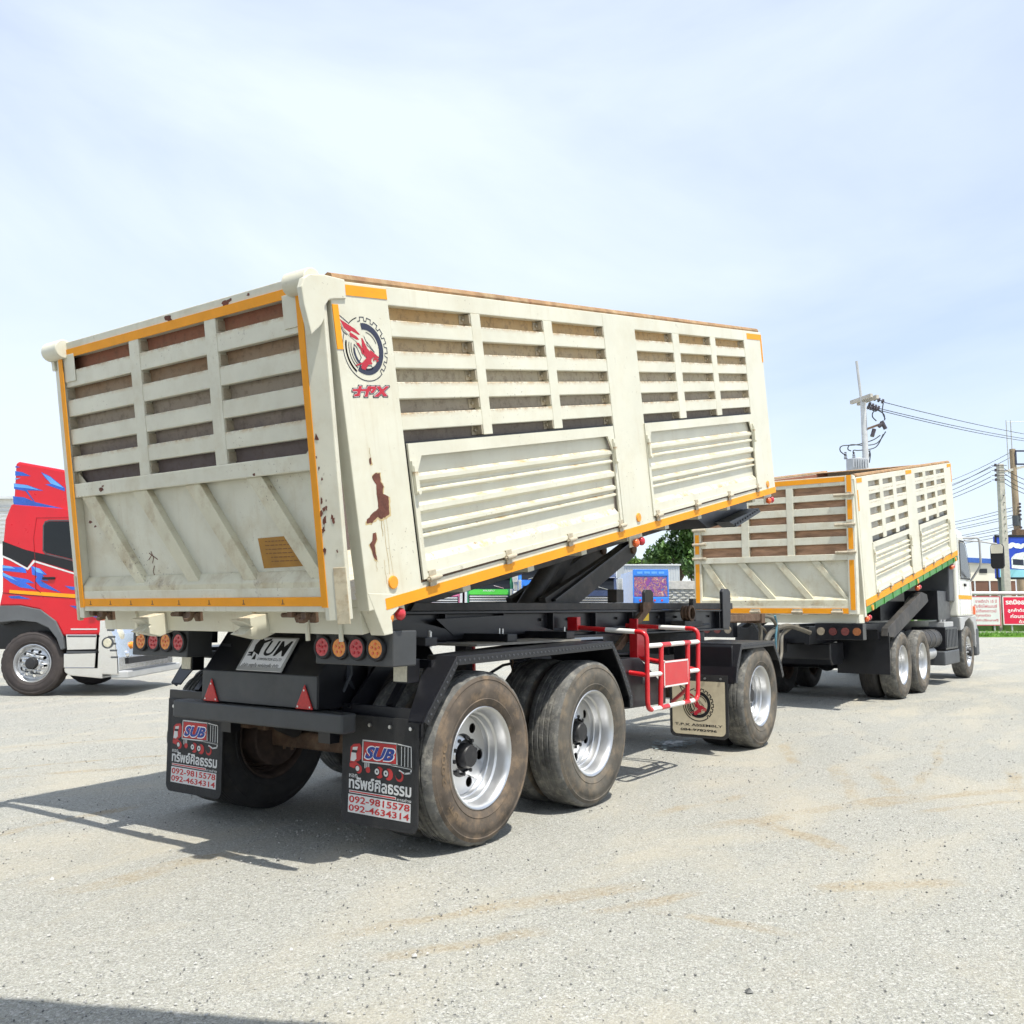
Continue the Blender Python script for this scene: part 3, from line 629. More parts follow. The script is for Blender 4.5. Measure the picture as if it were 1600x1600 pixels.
# ------------------------------------------------------------------ the dump trailer
trailer = thing('dump_trailer', 'cream slatted dump trailer with raised bed and yellow reflective tape, nearest vehicle', 'trailer', (0, 0, 0))
TL = R(11.4)
ROWS = [(1.641, 1.561), (1.467, 1.387), (1.292, 1.214), (1.118, 1.04), (.942, .878)]
COLS = [[(.317, 1.088), (1.187, 1.943), (2.06, 2.83)], [(3.375, 4.114), (4.257, 4.996), (5.127, 5.93)]]
body, BP = dump_body(trailer, -.933, 1.447, TL, -.13, 6.47, COLS, [(-.13, .317), (2.83, 3.375), (5.93, 6.47)], ROWS, .878, [(.317, 2.81), (3.345, 5.945)], 1.775)
fy = face_y(-1.25)
for a, b, c, d in ((0, 6.47, -.018, .044), (-.015, .31, 1.672, 1.728), (-.128, -.085, 1.385, 1.618), (6.02, 6.465, 1.66, 1.72), (6.43, 6.465, 1.42, 1.658)):
    BP('reflective_tape', MB().box(a, b, -1.2535, -1.2485, c, d), 'tape')
for s_, h_ in ((.076, .12), (3.082, .112), (6.222, .095)):
    BP('amber_reflector', MB().tube([(s_, -1.249, h_), (s_, -1.262, h_)], .036, 20), 'amber_disc', .003)
for k, (s_, h_) in enumerate(((.035, -.068), (3.05, -.09), (6.29, -.09))):
    BP('lamp_bracket', MB().box(s_ - .06, s_ + .17, -1.20, -1.19, h_ - .03, -.02), 'cream_slat')
    for q, m in ((0, 'lamp_amber' if k == 0 else 'lamp_orange'), (.10, 'lamp_red')):
        BP('marker_lamp', MB().sphere((s_ + q, -1.225, h_), .036, 14, (1, .8, 1)), m, smooth=True)
RUST = {'a': [(0.009, 0.802), (0.027, 0.81), (0.027, 0.777), (0.012, 0.773)], 'b': [(0.014, 0.708), (0.046, 0.723), (0.08, 0.72), (0.08, 0.673), (0.096, 0.642), (0.083, 0.608), (0.126, 0.586), (0.118, 0.491), (0.08, 0.478), (0.044, 0.473), (0.021, 0.485), (0.002, 0.476), (-0.03, 0.462), (-0.073, 0.464), (-0.065, 0.484), (-0.022, 0.508), (0.034, 0.531), (0.037, 0.589), (0.034, 0.625), (0.043, 0.659), (0.015, 0.694)], 'c': [(-0.033, 0.404), (-0.009, 0.407), (-0.008, 0.372), (-0.028, 0.339), (-0.026, 0.292), (-0.021, 0.256), (-0.041, 0.265), (-0.057, 0.309), (-0.07, 0.351), (-0.044, 0.365)]}
def ragged(poly, amp):
    out = []
    for i, p in enumerate(poly):
        q = poly[(i + 1) % len(poly)]; n = max(1, int(math.dist(p, q) / .012))
        for k in range(n):
            t = k / n; out.append((p[0] + (q[0] - p[0]) * t + random.uniform(-amp, amp), p[1] + (q[1] - p[1]) * t + random.uniform(-amp, amp)))
    return out
for k in RUST:
    c_ = (sum(p[0] for p in RUST[k]) / len(RUST[k]), sum(p[1] for p in RUST[k]) / len(RUST[k]))
    BP('rust_halo', MB().flat(ragged([(c_[0] + (u - c_[0]) * 1.12 + .002, c_[1] + (v - c_[1]) * 1.05 - .006) for u, v in RUST[k]], .004), fy, .0006), 'rust_streak')
    mb = MB(); mb.flat(ragged(RUST[k], .003), fy, .0012); BP('rust_patch', mb, 'rust_patch')
for x, a, b, w in ((.062, .47, .17, .006), (.045, .47, .38, .009), (.086, .47, .08, .004), (.03, .25, .12, .005), (-.035, .255, .20, .004), (.02, .86, .81, .006)):
    mb = MB(); pts = [(x + .003 * math.sin(i * 1.3), a + (b - a) * i / 8) for i in range(9)]; mb.stroke(pts, w * .6, fy, .0008); BP('rust_streak', mb, 'rust_streak')
emblem(body, fy, w=.0015)
mb = MB()
for k in TPX: mb.stroke(TPX[k], .012, fy, .0015, True)
BP('wordmark_outline', mb, 'navy')
mb = MB()
for k in TPX: mb.stroke(TPX[k], .0055, fy, .0020, True)
BP('wordmark_keyline', mb, 'print_white')
mb = MB()
for i, k in enumerate(TPX): mb.flat(TPX[k], fy, .0025 + i * .0002)
BP('wordmark', mb, 'logo_red')
# rear sill and gussets under the tailgate, hinge ears, rear step brackets
BP('rear_sill', MB().box(-.10, .06, -1.15, 1.245, -.135, .018), 'cream', .006)
for y0, y1 in ((-1.252, -1.152), (1.152, 1.248)):
    BP('sill_end_plate', MB().prism([(-.128, .10), (-.04, -.15), (.03, -.155), (.035, -.06), (.10, -.03), (.10, .05)], y0, y1, lambda u, v, w: (u, w, v)), 'cream', .004)
for yy, m in ((.60, 'cream_slat'), (-.36, 'cream_slat')):
    BP('hook_arm', MB().prism([(-.30, -.02), (-.03, -.02), (-.03, -.14), (-.16, -.16), (-.30, -.10), (-.22, -.075)], yy - .055, yy + .055, lambda u, v, w: (u, w, v)), m, .005)
for yy in (.86, -.74, -.30, -1.0): BP('bolt_rod', MB().tube([(-.10, yy, .0), (-.115, yy, -.17)], .013, 8), 'cream_slat', smooth=True)
for sg in (-1, 1):
    y0, y1 = (sg * 1.262, sg * 1.225)
    pl = [(-.335, 1.60), (-.338, 1.69), (-.315, 1.735), (-.27, 1.758), (-.166, 1.765), (-.02, 1.752), (-.025, 1.65), (-.10, 1.645), (-.155, 1.635), (-.19, 1.60), (-.205, 1.54), (-.235, 1.50), (-.31, 1.45)]
    if sg > 0: pl = [(max(u, -.22), max(v, 1.62)) for u, v in pl]; y0, y1 = 1.235, 1.205
    BP('hinge_ear', MB().prism(pl, y0, y1, lambda u, v, w: (u, w, v)), 'cream', .006)
# underbody beams, front apron
for sg in (-1, 1):
    BP('body_runner', MB().box(.3, 6.2, sg * .40 - .05, sg * .40 + .05, -.24, -.086), 'black_dusty', .005)
BP('front_apron', MB().prism([(4.9, -.086), (6.35, -.086), (6.35, -.20), (6.1, -.24), (5.2, -.24)], -.95, .95, lambda u, v, w: (u, w, v)), 'black')
BP('stop_bracket', MB().prism([(5.35, -.20), (6.25, -.16), (6.30, -.21), (5.55, -.28)], -1.12, -.96, lambda u, v, w: (u, w, v)), 'dark_grey', .004)
for k in range(10): BP('apron_rib', MB().box(5.5 + k * .075, 5.53 + k * .075, -1.128, -1.12, -.265 + k * .009, -.235 + k * .007), 'ink')

# tailgate -------------------------------------------------------------------------------------------------
TG = R(8.25)
gate = MB().box(.02, .05, -1.12, 1.12, .02, .06).build('tailgate', 'cream_gate', trailer, (-1.235, 0, 1.45), (0, -TG, 0))
def GP(nm, mb, m, bev=0, **k): return mb.build(nm, m, gate, bev=bev, **k)
cz = 1 / math.cos(TG); V = lambda z: (z - 1.45) * cz
GR = [(V(3.06), V(2.972)), (V(2.868), V(2.785)), (V(2.68), V(2.597)), (V(2.498), V(2.422)), (V(2.325), V(2.245))]
gate_common(gate, GP, GR, [(.39, 1.11), (-.33, .29), (-1.11, -.43)], [(.29, .39), (-.43, -.33)], V(2.245), V(1.56), V(3.155), 
            [(1.05, .90, .44, .535), (.50, .35, -.085, .02), (-.02, -.16, -.585, -.48), (-.565, -.69, -1.115, -1.015)], sm='cream_bar')
for sg in (-1, 1):
    GP('side_post', MB().prism([(-.018, 1.112), (-.018, 1.142), (.018, 1.25), (.028, 1.25), (.06, 1.235), (.06, 1.112)], -.075, V(3.06), lambda u, v, w: (u, sg * v, w)), 'cream_post', .004)
    GP('post_foot', MB().prism([(-.008, 1.185), (.0165, 1.2525), (.022, 1.2525), (.022, 1.185)], -.095, .20, lambda u, v, w: (u, sg * v, w)), 'foot_rust', .003)
    GP('hinge_sleeve', MB().tube([(-.02, sg * 1.06, V(3.112)), (-.02, sg * 1.232, V(3.112))], .062, 20), 'cream', .006, smooth=True)
    GP('corner_gusset', MB().box(-.010, -.003, sg * .98, sg * 1.11, V(2.90), V(3.075)), 'cream', .003)
    GP('reflective_tape', MB().box(-.0225, -.0175, sg * 1.118 - .022, sg * 1.118 + .022, -.005, V(3.06)), 'tape')
    GP('lower_gusset', MB().flat([(sg * 1.11, GR[4][1]), (sg * 1.11, GR[4][0]), (sg * 1.02, GR[4][1])], lambda u, v, w: (.03, u, v)), 'cream_gate')
GP('reflective_tape', MB().box(-.0085, -.0035, -1.095, 1.095, V(3.055), V(3.108)), 'tape')
GP('bottom_rail', MB().box(-.014, .07, -1.11, 1.11, -.03, V(1.55)), 'cream_gate', .005)
GP('reflective_tape', MB().box(-.0195, -.0155, -1.10, 1.10, V(1.452), V(1.50)), 'tape')
for yy in (1.02, .80, .58, .36, .10, -.18, -.48, -.80):
    mb = MB(); mb.box(-.0205, -.0195, yy - .012, yy + .012, V(1.462), V(1.466)); mb.box(-.0205, -.0195, yy - .003, yy + .003, V(1.466), V(1.488)); GP('tape_print', mb, 'rusty_steel')
GP('worn_sticker', MB().flat([(-.57, V(1.82)), (-.85, V(1.825)), (-.95, V(1.659)), (-.60, V(1.653))], lambda u, v, w: (.043, u, v)), 'tape_old')
mb = MB(); random.seed(4)
for i in range(6):
    y_ = -.63 - .04 * (i > 3)
    while y_ > -.83 - .02 * (i > 2):
        l_ = random.uniform(.010, .035); mb.stroke([(y_, V(1.80 - i * .022)), (y_ - l_, V(1.80 - i * .022))], .005, lambda u, v, w: (.0415, u, v)); y_ -= l_ + .012
tag(GP('sticker_print', mb, 'sticker_ink'), kind='stuff')
for yy in (1.02, .12, -.86):
    mb = MB(); mb.prism([(.0, -.03), (.09, -.03), (.09, -.10), (.06, -.10), (.05, -.07), (.03, -.065), (.01, -.085), (-.02, -.09), (-.025, -.07), (-.005, -.065), (.0, -.05)], yy - .09, yy - .05, lambda u, v, w: (u, w, v))
    mb.prism([(.0, -.03), (.09, -.03), (.09, -.10), (.06, -.10), (.05, -.07), (.0, -.06)], yy + .02, yy + .06, lambda u, v, w: (u, w, v)); mb.cyl((.04, yy - .11, -.055), (.04, yy + .14, -.055), .014, 8)
    GP('lock_hook', mb, 'rusty_steel', .003)
random.seed(11)
mb = MB()
for (y, z, r) in ((.80, 2.19, .022), (.78, 2.21, .012), (-.02, 3.13, .03), (-.03, 3.115, .018), (-.52, 3.12, .035), (-.56, 3.13, .02), (-.72, 3.13, .014), (-.65, 2.17, .012), (.95, 1.99, .02), (.90, 1.96, .014)):
    pts = ragged(circ(y, V(z), r, 9), r * .45); mb.flat([(a, V(z) + (b - V(z)) * .55) for a, b in pts], lambda u, v, w: (-.0135 if v < V(2.5) else -.0052, u, v))
tag(GP('paint_chip', mb, 'rust_patch'), kind='stuff')
mb = MB()
for i in range(20):
    z = V(random.gauss(2.0, .16)); rr_ = random.uniform(.003, .010); u0 = random.uniform(.02, .22) if i % 4 else random.uniform(.2, .9); mb.flat([(u0 + (a_ - u0) / .114, z + (b_ - z) * 2.1) for a_, b_ in ragged(circ(u0, z, rr_, 9), rr_ * .5)], lambda u, v, w: (-.018 + .036 * u - .0020 - 1e-4 * (i % 7), -1.142 - .108 * u - .0006, v))
tag(GP('flange_rust', mb, 'rust_patch'), kind='stuff')
mb = MB()
for pts in ([(.42, 1.78), (.40, 1.74), (.415, 1.71)], [(.40, 1.69), (.415, 1.66), (.405, 1.62)], [(.45, 1.73), (.42, 1.755)], [(.44, 1.77), (.36, 1.73)]): mb.stroke([(a, V(b)) for a, b in pts], .006, lambda u, v, w: (.0435, u, v))
GP('scratch', mb, 'rust_patch')

# chassis --------------------------------------------------------------------------------------------------
def TP(nm, mb, m, bev=0, **k): return mb.build(nm, m, trailer, bev=bev, **k)
for sg in (-1, 1):
    y = sg * .43
    mb = MB(); mb.box(-.55, 5.85, y - .012, y + .012, 1.20, 1.395); mb.box(-.55, 5.85, y - .075, y + .075, 1.395, 1.47 if False else 1.415); mb.box(-.55, 5.85, y - .075, y + .075, 1.18, 1.20)
    TP('chassis_rail', mb, 'black', .004)
    TP('top_channel', MB().prism([(.15, 1.417), (.20, 1.475), (6.0, 1.49), (6.0, 1.417)], y - .06, y + .06, lambda u, v, w: (u, w, v)), 'black_dusty', .005)
for x in (-.4, .5, 1.3, 2.1, 3.0, 3.9, 4.9, 5.7): TP('cross_member', MB().box(x - .05, x + .05, -.418, .418, 1.22, 1.38), 'black')
TP('front_tray', MB().box(5.86, 7.0, -.50, -.36, 1.27, 1.35), 'rusty_steel', .004); TP('front_tray', MB().box(5.86, 7.0, .36, .50, 1.27, 1.35), 'rusty_steel', .004)
TP('front_cross_beam', MB().box(6.9, 7.02, -.52, .52, 1.24, 1.36), 'rusty_steel', .004)
for sg in (-1, 1):
    TP('body_stop_post', MB().prism([(5.62, 1.2), (5.80, 1.2), (5.86, 1.30), (5.86, 1.62), (5.80, 1.655), (5.66, 1.655), (5.62, 1.62)], sg * .50 - .02, sg * .50 + .02, lambda u, v, w: (u, w, v)), 'black', .006)
    TP('body_pad', MB().box(3.12, 3.26, sg * .43 - .05, sg * .43 + .05, 1.485, 1.61), 'black_dusty', .004)
    TP('rail_gusset', MB().prism([(3.55, 1.49), (3.8, 1.49), (3.72, 1.42), (3.1, 1.05), (2.95, 1.05), (3.55, 1.40)], sg * .52 - .02, sg * .52 + .02, lambda u, v, w: (u, w, v)), 'rusty_steel')
# winch-like roller on the rail
mb = MB(); mb.lathe([(.06, -.09), (.085, -.085), (.085, -.07), (.065, -.06), (.08, -.045), (.08, -.03), (.065, -.02), (.08, -.005), (.08, .01), (.06, .02)], 20)
TP('tie_down_winch', mb, 'rusty_steel', loc=(4.42, -.58, 1.38), smooth=True)
TP('winch_bracket', MB().box(4.25, 4.70, -.66, -.50, 1.24, 1.30).box(4.60, 4.68, -.60, -.55, 1.30, 1.53), 'black_dusty', .004)
TP('yellow_tag', MB().box(3.55, 3.72, -.515, -.508, 1.31, 1.385), 'yellow_label')
for sg in (-1, 1):
    for k in range(9): TP('rail_stiffener', MB().box(-.2 + k * .72, -.185 + k * .72, sg * .443, sg * .50, 1.20, 1.394), 'black')
    for k in range(14):
        q = TP('rail_bolt', MB().cyl((-.35 + k * .44, sg * .44, 1.34), (-.35 + k * .44, sg * .462, 1.34), .014, 6), 'black_dusty')
    TP('air_line', MB().tube([(-.4 + .3 * k, sg * (.47 + .008 * (k % 2)), 1.245 + .012 * math.sin(k * 1.7)) for k in range(20)], .012, 6), 'wire', smooth=True)
    TP('brake_hose', MB().tube([(-.45, sg * .5, 1.2), (-.5, sg * .55, 1.02), (-.35, sg * .5, .86), (-.2, sg * .4, .70)], .014, 6), 'wire', smooth=True)
TP('lamp_cable', MB().tube([(-.63, -.70, 1.16), (-.56, -.64, 1.04), (-.58, -.60, .94), (-.50, -.55, 1.0), (-.42, -.5, 1.15)], .009, 6), 'wire', smooth=True)
# hoist arms and cylinder
def link(x0, z0, x1, z1, w0, w1):
    a = Vector((x0, z0)); b = Vector((x1, z1)); d = (b - a).normalized(); n = Vector((-d.y, d.x)); t = math.atan2(d.y, d.x)
    return [tuple(a + n * w0), tuple(a - n * w0)] + [(b.x + w1 * math.cos(t - math.pi / 2 + math.pi * k / 10), b.y + w1 * math.sin(t - math.pi / 2 + math.pi * k / 10)) for k in range(11)]
for yy in (-.36, -.02):
    TP('lift_arm', MB().prism(link(2.05, 1.40, 3.62, 2.02, .13, .085), yy - .035, yy + .035, lambda u, v, w: (u, w, v)), 'black_dusty', .006)
    TP('arm_pin', MB().cyl((3.62, yy - .06, 2.02), (3.62, yy + .06, 2.02), .05, 16), 'rusty_steel', .004, smooth=True)
    TP('arm_flange', MB().bar((2.1, yy - .025, 1.50), (3.55, yy - .025, 2.09), .11, .02), 'black', .003)
TP('lift_plate', MB().prism([(2.00, 1.42), (2.32, 1.42), (3.00, 2.10), (2.60, 2.16), (2.45, 2.05)], -.21, -.17, lambda u, v, w: (u, w, v)), 'black_dusty', .006)
TP('hoist_cylinder', MB().tube([(1.95, -.19, 1.40), (2.45, -.19, 1.84)], .08, 20).tube([(2.43, -.19, 1.82), (2.75, -.19, 2.05)], .05, 16), 'black_dusty', smooth=True)
# rear apron with plate, triangles, underrun bar
TP('rear_apron', MB().prism([(-.73, .835), (-.73, 1.035), (-.51, 1.33), (-.30, 1.33), (-.30, .835)], -.535, .535, lambda u, v, w: (u, w, v)), 'black', .006)
TP('apron_face', MB().box(-.742, -.731, -.535, .535, .838, 1.033), 'greybox', .004)
TP('underrun_bar', MB().box(-.78, -.66, -.785, .785, .715, .828), 'greybox', .012)
for sg in (-1, 1): TP('bar_bracket', MB().box(-.66, -.3, sg * .5 - .04, sg * .5 + .04, .73, .82), 'black')
for yy in (.43, -.44):
    t = TP('warning_triangle', MB().prism([(-.075, -.148), (.075, -.148), (.0, 0)], -.754, -.744, lambda u, v, w: (w, yy + u, .983 + v)), 'reflector', .004)
    for (a, b) in ((0, -.035), (-.052, -.132), (.052, -.132)): MB().cyl((-.757, yy + a, .983 + b), (-.75, yy + a, .983 + b), .006, 8).build('screw', 'zinc', t)
# name plate on the sloping apron
an = Vector((-.51 + .73, 0, 1.33 - 1.035)).normalized()
nv = Vector((-an.z, 0, an.x))
def pl(u, v, w): p = Vector((-.73, 0, 1.035)) + an * v + nv * w; return (p.x, u, p.z)
kp = TP('name_plate', MB().prism([(.20, .0), (-.225, .0), (-.215, .255), (.215, .255)], .012, .02, pl), 'silver_grey', .003)
MB().prism([(.18, .03), (-.20, .03), (-.20, .243), (.195, .243)], .0202, .022, pl).build('plate_face', 'plate_white', kp)
mb = MB(); put_text(mb, 'UM', [(.02, .270), (-.185, .270), (-.17, .155), (.035, .155)], pl, .0232, .015)
put_text(mb, 'CORPORATION CO.,LTD.', [(.05, .14), (-.175, .14), (-.175, .118), (.05, .118)], pl, .0232, .01)
put_text(mb, 'บริษัท เคยูเอ็ม คอร์ปอเรชั่น จำกัด', [(.165, .10), (-.175, .10), (-.175, .065), (.165, .065)], pl, .0232, .01)
man = [(.125, .285), (.105, .29), (.09, .275), (.075, .27), (.02, .288), (.018, .272), (.07, .25), (.07, .20), (.062, .16), (.045, .125), (.07, .125), (.085, .16), (.095, .17), (.105, .125), (.13, .125), (.12, .145), (.125, .185), (.17, .18), (.17, .172), (.125, .172), (.135, .165), (.165, .16), (.165, .152), (.13, .152), (.135, .20), (.145, .235), (.135, .26)]
mb.flat(man, pl, .0236)
mb.v = [tuple(Vector(q) - an * .045 * 1.0) for q in mb.v]; mb.build('plate_lettering', 'ink', kp)
# lamp boxes
def lens(m): 
    mb = MB(); mb.tube([(0, 0, 0), (-.018, 0, 0)], .052, 20); return hide_proto(mb.build('lamp', m, bev=.006, smooth=True))
LENS = {'a': lens('lamp_amber'), 'r': lens('lamp_red')}
mb = MB(); mb.lathe([(.052, 0), (.052, -.022), (.066, -.022), (.070, -.01), (.070, 0)], 24); BEZ = hide_proto(mb.build('bezel', 'ink', smooth=True))
mb = MB()
for (a, b) in ((0, .028), (.026, .008), (.016, -.024), (-.016, -.024), (-.026, .008), (0, 0)): mb.tube([(-.0175, a, b), (-.0195, a, b)], .008, 8)
DOTS = {k: hide_proto(mb.build('lens_cell', m)) for k, m in (('a', 'lamp_orange'), ('r', 'logo_red'))}
for y0, y1, seq in ((.60, 1.205, ((1.085, 'a'), (.945, 'r'), (.81, 'a'), (.672, 'r'))), (-1.205, -.60, ((-.672, 'r'), (-.81, 'a'), (-.945, 'r'), (-1.09, 'a')))):
    bx = TP('lamp_box', MB().box(-.82, -.62, y0, y1, 1.115, 1.315), 'greybox', .008)
    for y, k in seq:
        l = obj('lamp', LENS[k], bx, (-.822, y, 1.213)); obj('bezel', BEZ, bx, (-.8205, y, 1.213), (0, 0, -math.pi / 2)); obj('lens_cell', DOTS[k], bx, (-.824, y, 1.213))
for sg in (-1, 1):
    TP('box_stay', MB().box(-.66, -.50, sg * .70, sg * .80, 1.20, 1.40), 'black')
    wl = TP('work_lamp', MB().box(-.52, -.42, sg * 1.0 - .06, sg * 1.0 + .06, 1.0, 1.14), 'black', .004); MB().box(-.529, -.521, sg * 1.0 - .05, sg * 1.0 + .05, 1.01, 1.13).build('lens', 'lamp_clear', wl)
# fenders, mudflaps, wheels
def fender(poly_out, poly_in, sg, yin, yout, nm='fender', lip=.055, ins=None):
    mb = MB(); n = len(poly_out); vs = []; fs = []
    for P_, yy in ((poly_out, yout), (poly_in, yin)):
        for i_, (u, v) in enumerate(P_): vs.append((u, sg * (ins[i_] if ins and yy == yin else yy), v))
    for i in range(n - 1): fs.append((i, i + 1, n + i + 1, n + i))
    th_ = .012; vs2 = [(x, y, z - th_) for x, y, z in vs]; m = len(vs)
    mb.add(vs + vs2, fs + [tuple(m + i for i in reversed(f)) for f in fs] + [(i, i + 1, m + i + 1, m + i) for i in range(n - 1)] + [(n + i, n + i + 1, m + n + i + 1, m + n + i) for i in range(n - 1)])
    f = TP(nm, mb, 'black')
    # folded lip with rivets
    L2 = MB(); P_ = [Vector(p) for p in poly_out]; riv = MB(); tot = 0
    cx = sum(p.x for p in P_) / n; cz_ = .6
    inn = []
    for i, p in enumerate(P_):
        d = (P_[min(i + 1, n - 1)] - P_[max(i - 1, 0)]).normalized(); q = Vector((d.y, -d.x)); inn.append(p + q * lip)
    for i in range(n - 1):
        a, b, c, e = P_[i], P_[i + 1], inn[i + 1], inn[i]
        L2.add([(k.x, sg * y_, k.y) for y_ in (yout, yout + .014) for k in (a, b, c, e)], [(0, 1, 2, 3), (7, 6, 5, 4), (0, 4, 5, 1), (1, 5, 6, 2), (2, 6, 7, 3), (3, 7, 4, 0)])
        L_ = (b - a).length; k = 0
        while k * .047 + .02 < L_:
            t = (k * .047 + .02) / L_; r_ = ((a + (b - a) * t) + (e + (c - e) * t)) / 2
            riv.sphere((r_.x, sg * (yout + .015), r_.y), .0085, 6, (1, .7, 1)); k += 1
    L2.build('lip', 'black', f, bev=.003); tag(riv.build('rivets', 'rivet', f, smooth=True), kind='stuff')
    return f
for sg in (-1, 1):
    po = [(-.60, .80), (-.575, .84), (-.30, 1.155), (1.62, 1.185), (1.80, .98), (1.935, .76), (1.945, .67)]
    if sg > 0: po[0], po[1] = (-.47, .90), (-.45, .93)
    f = fender(po, po, sg, .60, 1.235, ins=[1.13, 1.12, 1.02, .62, .62, .62, .62])
    MB().box(.25, 1.60, min(sg * .62, sg * .98), max(sg * .62, sg * .98), 1.186, 1.20).build('deck_board', 'deck', f)
    for x in (-.18, .72, 1.52): MB().box(x, x + .12, min(sg * .44, sg * .90), max(sg * .44, sg * .90), 1.20, 1.255).build('fender_stay', 'black', f, bev=.005)
    for x, y in ((-.08, .86), (.80, .80), (1.55, .86), (.1, .7), (.9, .7)): MB().cyl((x, sg * y, 1.19), (x, sg * y, 1.29), .009, 6).build('bolt', 'zinc', f)
    MB().prism([(-.55, 1.33), (-.2, 1.40), (.35, 1.32), (.95, 1.21), (.35, 1.21), (-.45, 1.21)], sg * .50 - .01, sg * .50 + .01, lambda u, v, w: (u, w, v)).build('shield', 'black', f)
    MB().prism([(.4, 1.36), (1.2, 1.38), (2.0, 1.24), (1.3, 1.23), (.6, 1.24)], sg * .505 - .01, sg * .505 + .01, lambda u, v, w: (u, w, v)).build('shield', 'black', f)
    TP('fender_rear_plate', MB().prism([(-.532, .70), (-.532, .86), (-.512, .86), (-.512, .70)], sg * .54, sg * 1.17, lambda u, v, w: (u, w, v)), 'black', .003)
    MB().bar((-.5, sg * .9, .86), (-.30, sg * .9, 1.10), .05, .03).build('fender_strut', 'black', f); MB().box(-.36, -.30, sg * .5 - .03 if sg > 0 else -1.1, 1.1 if sg > 0 else -.47, 1.08, 1.13).build('fender_stay', 'black', f)
    TP('inner_fender_panel', MB().prism([(-.55, .84), (-.26, 1.14), (-.10, 1.14), (-.40, .78)], sg * .60, sg * .62, lambda u, v, w: (u, w, v)), 'black')
SUB = {'cab': [(0.07, 0.447), (0.094, 0.466), (0.145, 0.473), (0.16, 0.449), (0.158, 0.385), (0.137, 0.369), (0.068, 0.357)], 'cabwhite': [(0.078, 0.418), (0.116, 0.416), (0.12, 0.382), (0.1, 0.365), (0.07, 0.367)], 'win': [(0.089, 0.448), (0.129, 0.453), (0.124, 0.431), (0.086, 0.428)], 'bumper': [(0.063, 0.352), (0.117, 0.364), (0.145, 0.349), (0.118, 0.322), (0.066, 0.33)]}
def sub_flap(y0):
    """y0 = left edge as seen from behind; the flap runs .6 m towards -Y"""
    x = -.540
    fn = lambda u, v, w: (x - .005 - w, y0 - u, .16 + v)
    rad = .05; shape = [(.0, .64)] + [(rad + rad * math.cos(t), rad + rad * math.sin(t)) for t in (R(180 + 15 * k) for k in range(7))] + [(.60 - rad + rad * math.cos(t), rad + rad * math.sin(t)) for t in (R(270 + 15 * k) for k in range(7))] + [(.60, .64)]
    fl = TP('mudflap', MB().prism(shape, -.010, 0, fn), 'rubber_flap', .003)
    MB().stroke([(.03, .60), (.03, .05), (.06, .025), (.54, .025), (.57, .05), (.57, .60)], .006, fn, .001).build('raised_border', 'rubber_flap', fl)
    for u in (.07, .228, .388, .548): MB().cyl(fn(u, .588, 0), fn(u, .588, .012), .011, 8).build('bolt', 'zinc', fl)
    A = lambda nm, mb, m: mb.build(nm, m, fl)
    wh = MB(); wh.stroke([(.171, .494), (.44, .494), (.44, .372), (.168, .370)], .008, fn, .0012, True); wh.stroke([(.44, .494), (.548, .484), (.551, .364), (.444, .37)], .006, fn, .0012, True)
    for u in (.475, .50, .525): wh.stroke([(u, .48), (u, .372)], .005, fn, .0012)
    wh.stroke([(.40, .37), (.552, .362), (.545, .338), (.50, .33), (.46, .345)], .009, fn, .0012); wh.flat(SUB['cabwhite'], fn, .0016); wh.flat(SUB['win'], fn, .0016)
    for u in (.19, .205, .22): wh.stroke([(u, .362), (u, .335)], .007, fn, .0012)
    for (u, v, r) in ((.13, .326, .015), (.287, .322, .018), (.357, .318, .018)): wh.flat(circ(u, v, r, 16), fn, .0026)
    put_text(wh, 'หจก.', [(.062, .291), (.139, .291), (.139, .270), (.062, .270)], fn, .0012, .01)
    put_text(wh, 'ทรัพย์ศิลธรรม', [(.061, .280), (.552, .280), (.552, .201), (.061, .206)], fn, .0012, .028)
    put_text(wh, 'การช่าง', [(.444, .191), (.552, .191), (.552, .172), (.444, .172)], fn, .0012, .012)
    wh.flat([(.064, .195), (.437, .193), (.437, .176), (.064, .180)], fn, .0012); wh.flat([(.058, .172), (.549, .166), (.547, .061), (.055, .065)], fn, .0012)
    q = .005; A('flap_print_white', wh, 'print_white')
    rd = MB(); rd.flat([(.180, .487), (.433, .487), (.433, .379), (.177, .377)], fn, .0014); rd.flat(SUB['cab'], fn, .0012); rd.flat(SUB['bumper'], fn, .0012)
    for (u, v, r) in ((.140, .323, .026), (.305, .318, .034), (.378, .314, .034), (.215, .325, .018), (.462, .310, .030)): rd.flat(circ(u, v, r, 18), fn, .0014 + u * .0001)
    rd.flat([(.068, .191), (.432, .189), (.432, .180), (.068, .184)], fn, .002)
    put_text(rd, '092-9815578', [(.066, .164), (.543, .160), (.541, .120), (.064, .122)], fn, .002, .022); put_text(rd, '092-4634314', [(.064, .113), (.540, .108), (.538, .070), (.061, .073)], fn, .002, .022)
    A('flap_print_red', rd, 'print_red')
    bk = MB()
    for (u, v, r) in ((.282, .321, .028), (.352, .317, .028), (.128, .325, .020)): bk.flat(circ(u, v, r, 16), fn, .0022)
    bk.flat(circ(.287, .322, .007, 10), fn, .003); bk.flat(circ(.357, .318, .007, 10), fn, .003); bk.flat([(.085, .432), (.13, .432), (.12, .416), (.08, .416)], fn, .002); bk.flat(circ(.457, .316, .023, 16), fn, .002)
    A('flap_print_black', bk, 'ink')
    sw = MB(); put_text(sw, 'SUB', [(.200, .468), (.440, .468), (.412, .384), (.178, .384)], fn, .002, .065, .12); A('flap_logo_keyline', sw, 'plate_white')
